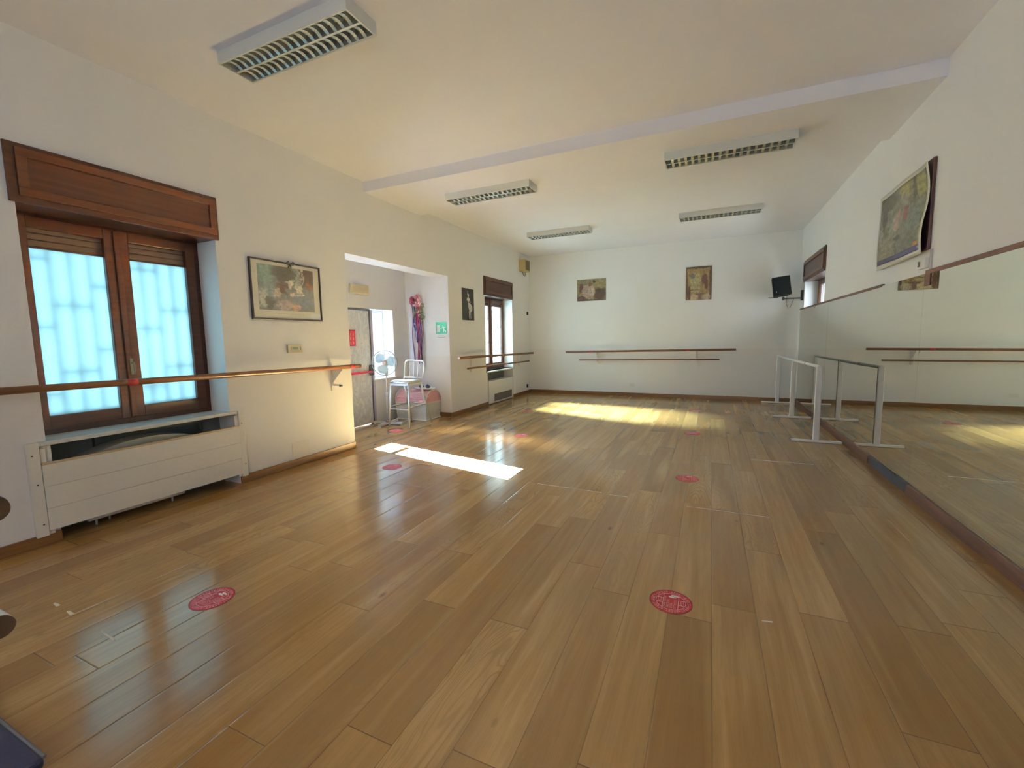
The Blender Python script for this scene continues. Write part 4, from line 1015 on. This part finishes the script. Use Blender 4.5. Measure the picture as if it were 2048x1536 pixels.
for x, lab in ((-.455, 'dark blue cloth bundle on the white tray, on the side of the door'), (-.315, 'dark blue cloth bundle on the white tray, on the side of the exit sign')):
    mb = MB(); mb.ball((0, 0, .03), .045, 8, (1, .8, .62)); mb.tube([(-.035, 0, .04), (-.01, .0, .062), (.025, 0, .045)], [.012, .016, .01], 8)
    tag(mb.build('cloth_bundle', mat('navy_cloth', (.035, .045, .085), .7, bump=.3, scale=40), None, (x, 6.49, .5535)), lab, 'cloth', 'dark blue bundles on the white tray')
# flower garland with ribbons on the alcove side wall
gd = thing('flower_bouquet', 'hanging bouquet of pink flowers with long purple ribbons on the alcove side wall', 'bouquet', (-.66, 6.74, 2.1))
rnd = random.Random(11)
fcols = [(.30, .055, .08), (.42, .14, .16), (.16, .02, .04), (.58, .36, .33)]
FM = [mat('petal_%d' % i, c_, .6, var=.25, scale=60) for i, c_ in enumerate(fcols)]
def flower(x, y, z, r, m_):
    mb = MB()
    for k in range(7):
        t_ = 2 * PI * k / 7; mb.ball((x + math.cos(t_) * r * .55, y - .0, z + math.sin(t_) * r * .55), r * .5, 6, (1, .55, 1))
    for k in range(4):
        t_ = PI / 2 * k; mb.ball((x + math.cos(t_) * r * .25, y - r * .25, z + math.sin(t_) * r * .25), r * .36, 6)
    mb.build('flower', m_, gd)
for (x, z, r, c_) in ((-.09, .08, .055, 0), (-.055, .035, .05, 2), (-.10, .025, .045, 0), (.03, .11, .055, 1), (.06, .06, .055, 3), (.075, .0, .05, 3), (.03, -.02, .055, 1), (.015, .05, .045, 0), (.045, -.09, .04, 2), (.03, -.16, .028, 3), (.055, -.22, .024, 3)):
    flower(x, -.035 - rnd.random() * .02, z, r, FM[c_])
lf = MB()
for k in range(46):
    x = rnd.uniform(-.06, .14) if k % 2 else rnd.uniform(.07, .15); z = rnd.uniform(-.36, -.02); y = rnd.uniform(-.04, .0); t_ = rnd.uniform(0, 2 * PI); l = rnd.uniform(.025, .045)
    dx, dz = math.cos(t_) * l, math.sin(t_) * l
    lf.add([(x - dx, y, z - dz), (x - dz * .35, y - .006, z + dx * .35), (x + dx, y, z + dz), (x + dz * .35, y - .006, z - dx * .35), (x, y + .003, z)], [(0, 1, 2, 3), (0, 4, 1), (1, 4, 2), (2, 4, 3), (3, 4, 0)])
lf.build('leaves', mat('dusty_leaves', (.11, .14, .08), .7, var=.4, scale=40), gd)
RB = [('ribbon_purple', (.085, .018, .10)), ('ribbon_magenta', (.20, .008, .06)), ('ribbon_navy', (.018, .018, .07)), ('ribbon_lilac', (.34, .36, .52)), ('ribbon_plum', (.035, .006, .03))]
def ribbon(x0, z0, x1, z1, w_, mi, ph_):
    n = 22; vs = []
    for lay in (0, 1):
        for i in range(n + 1):
            f = i / n; x = x0 + (x1 - x0) * f + .012 * math.sin(f * 7 + ph_); z = z0 + (z1 - z0) * f; y = -.02 + .008 * math.sin(f * 9 + ph_) - lay * .001
            vs += [(x - w_ / 2, y, z), (x + w_ / 2, y - .006 * math.sin(f * 5 + ph_), z)]
    fs = []; k = 2 * (n + 1)
    for i in range(n): q = 2 * i; fs += [(q, q + 1, q + 3, q + 2), (k + q, k + q + 2, k + q + 3, k + q + 1), (q, q + 2, k + q + 2, k + q), (q + 1, k + q + 1, k + q + 3, q + 3)]
    MB().add(vs, fs, True).build('ribbon', mat(RB[mi][0], RB[mi][1], .35), gd)
ribbon(-.115, .0, -.10, -1.06, .022, 0, 0); ribbon(-.08, -.05, -.03, -.72, .030, 2, 1); ribbon(-.06, -.25, -.05, -.62, .045, 3, 2)
ribbon(.0, -.1, .0, -1.08, .040, 1, 3); ribbon(.035, -.1, .03, -1.06, .034, 1, 4.2); ribbon(.075, -.2, .10, -1.16, .036, 4, 5); ribbon(.05, -.2, .06, -1.10, .026, 2, .5)
ribbon(-.005, -.3, .015, -1.12, .022, 0, 2.2)
o = MB().tube([(-.03, -.03, .09), (.01, -.06, .02), (.02, -.06, -.04)], .006, 8).build('cord', WPAPER, gd)
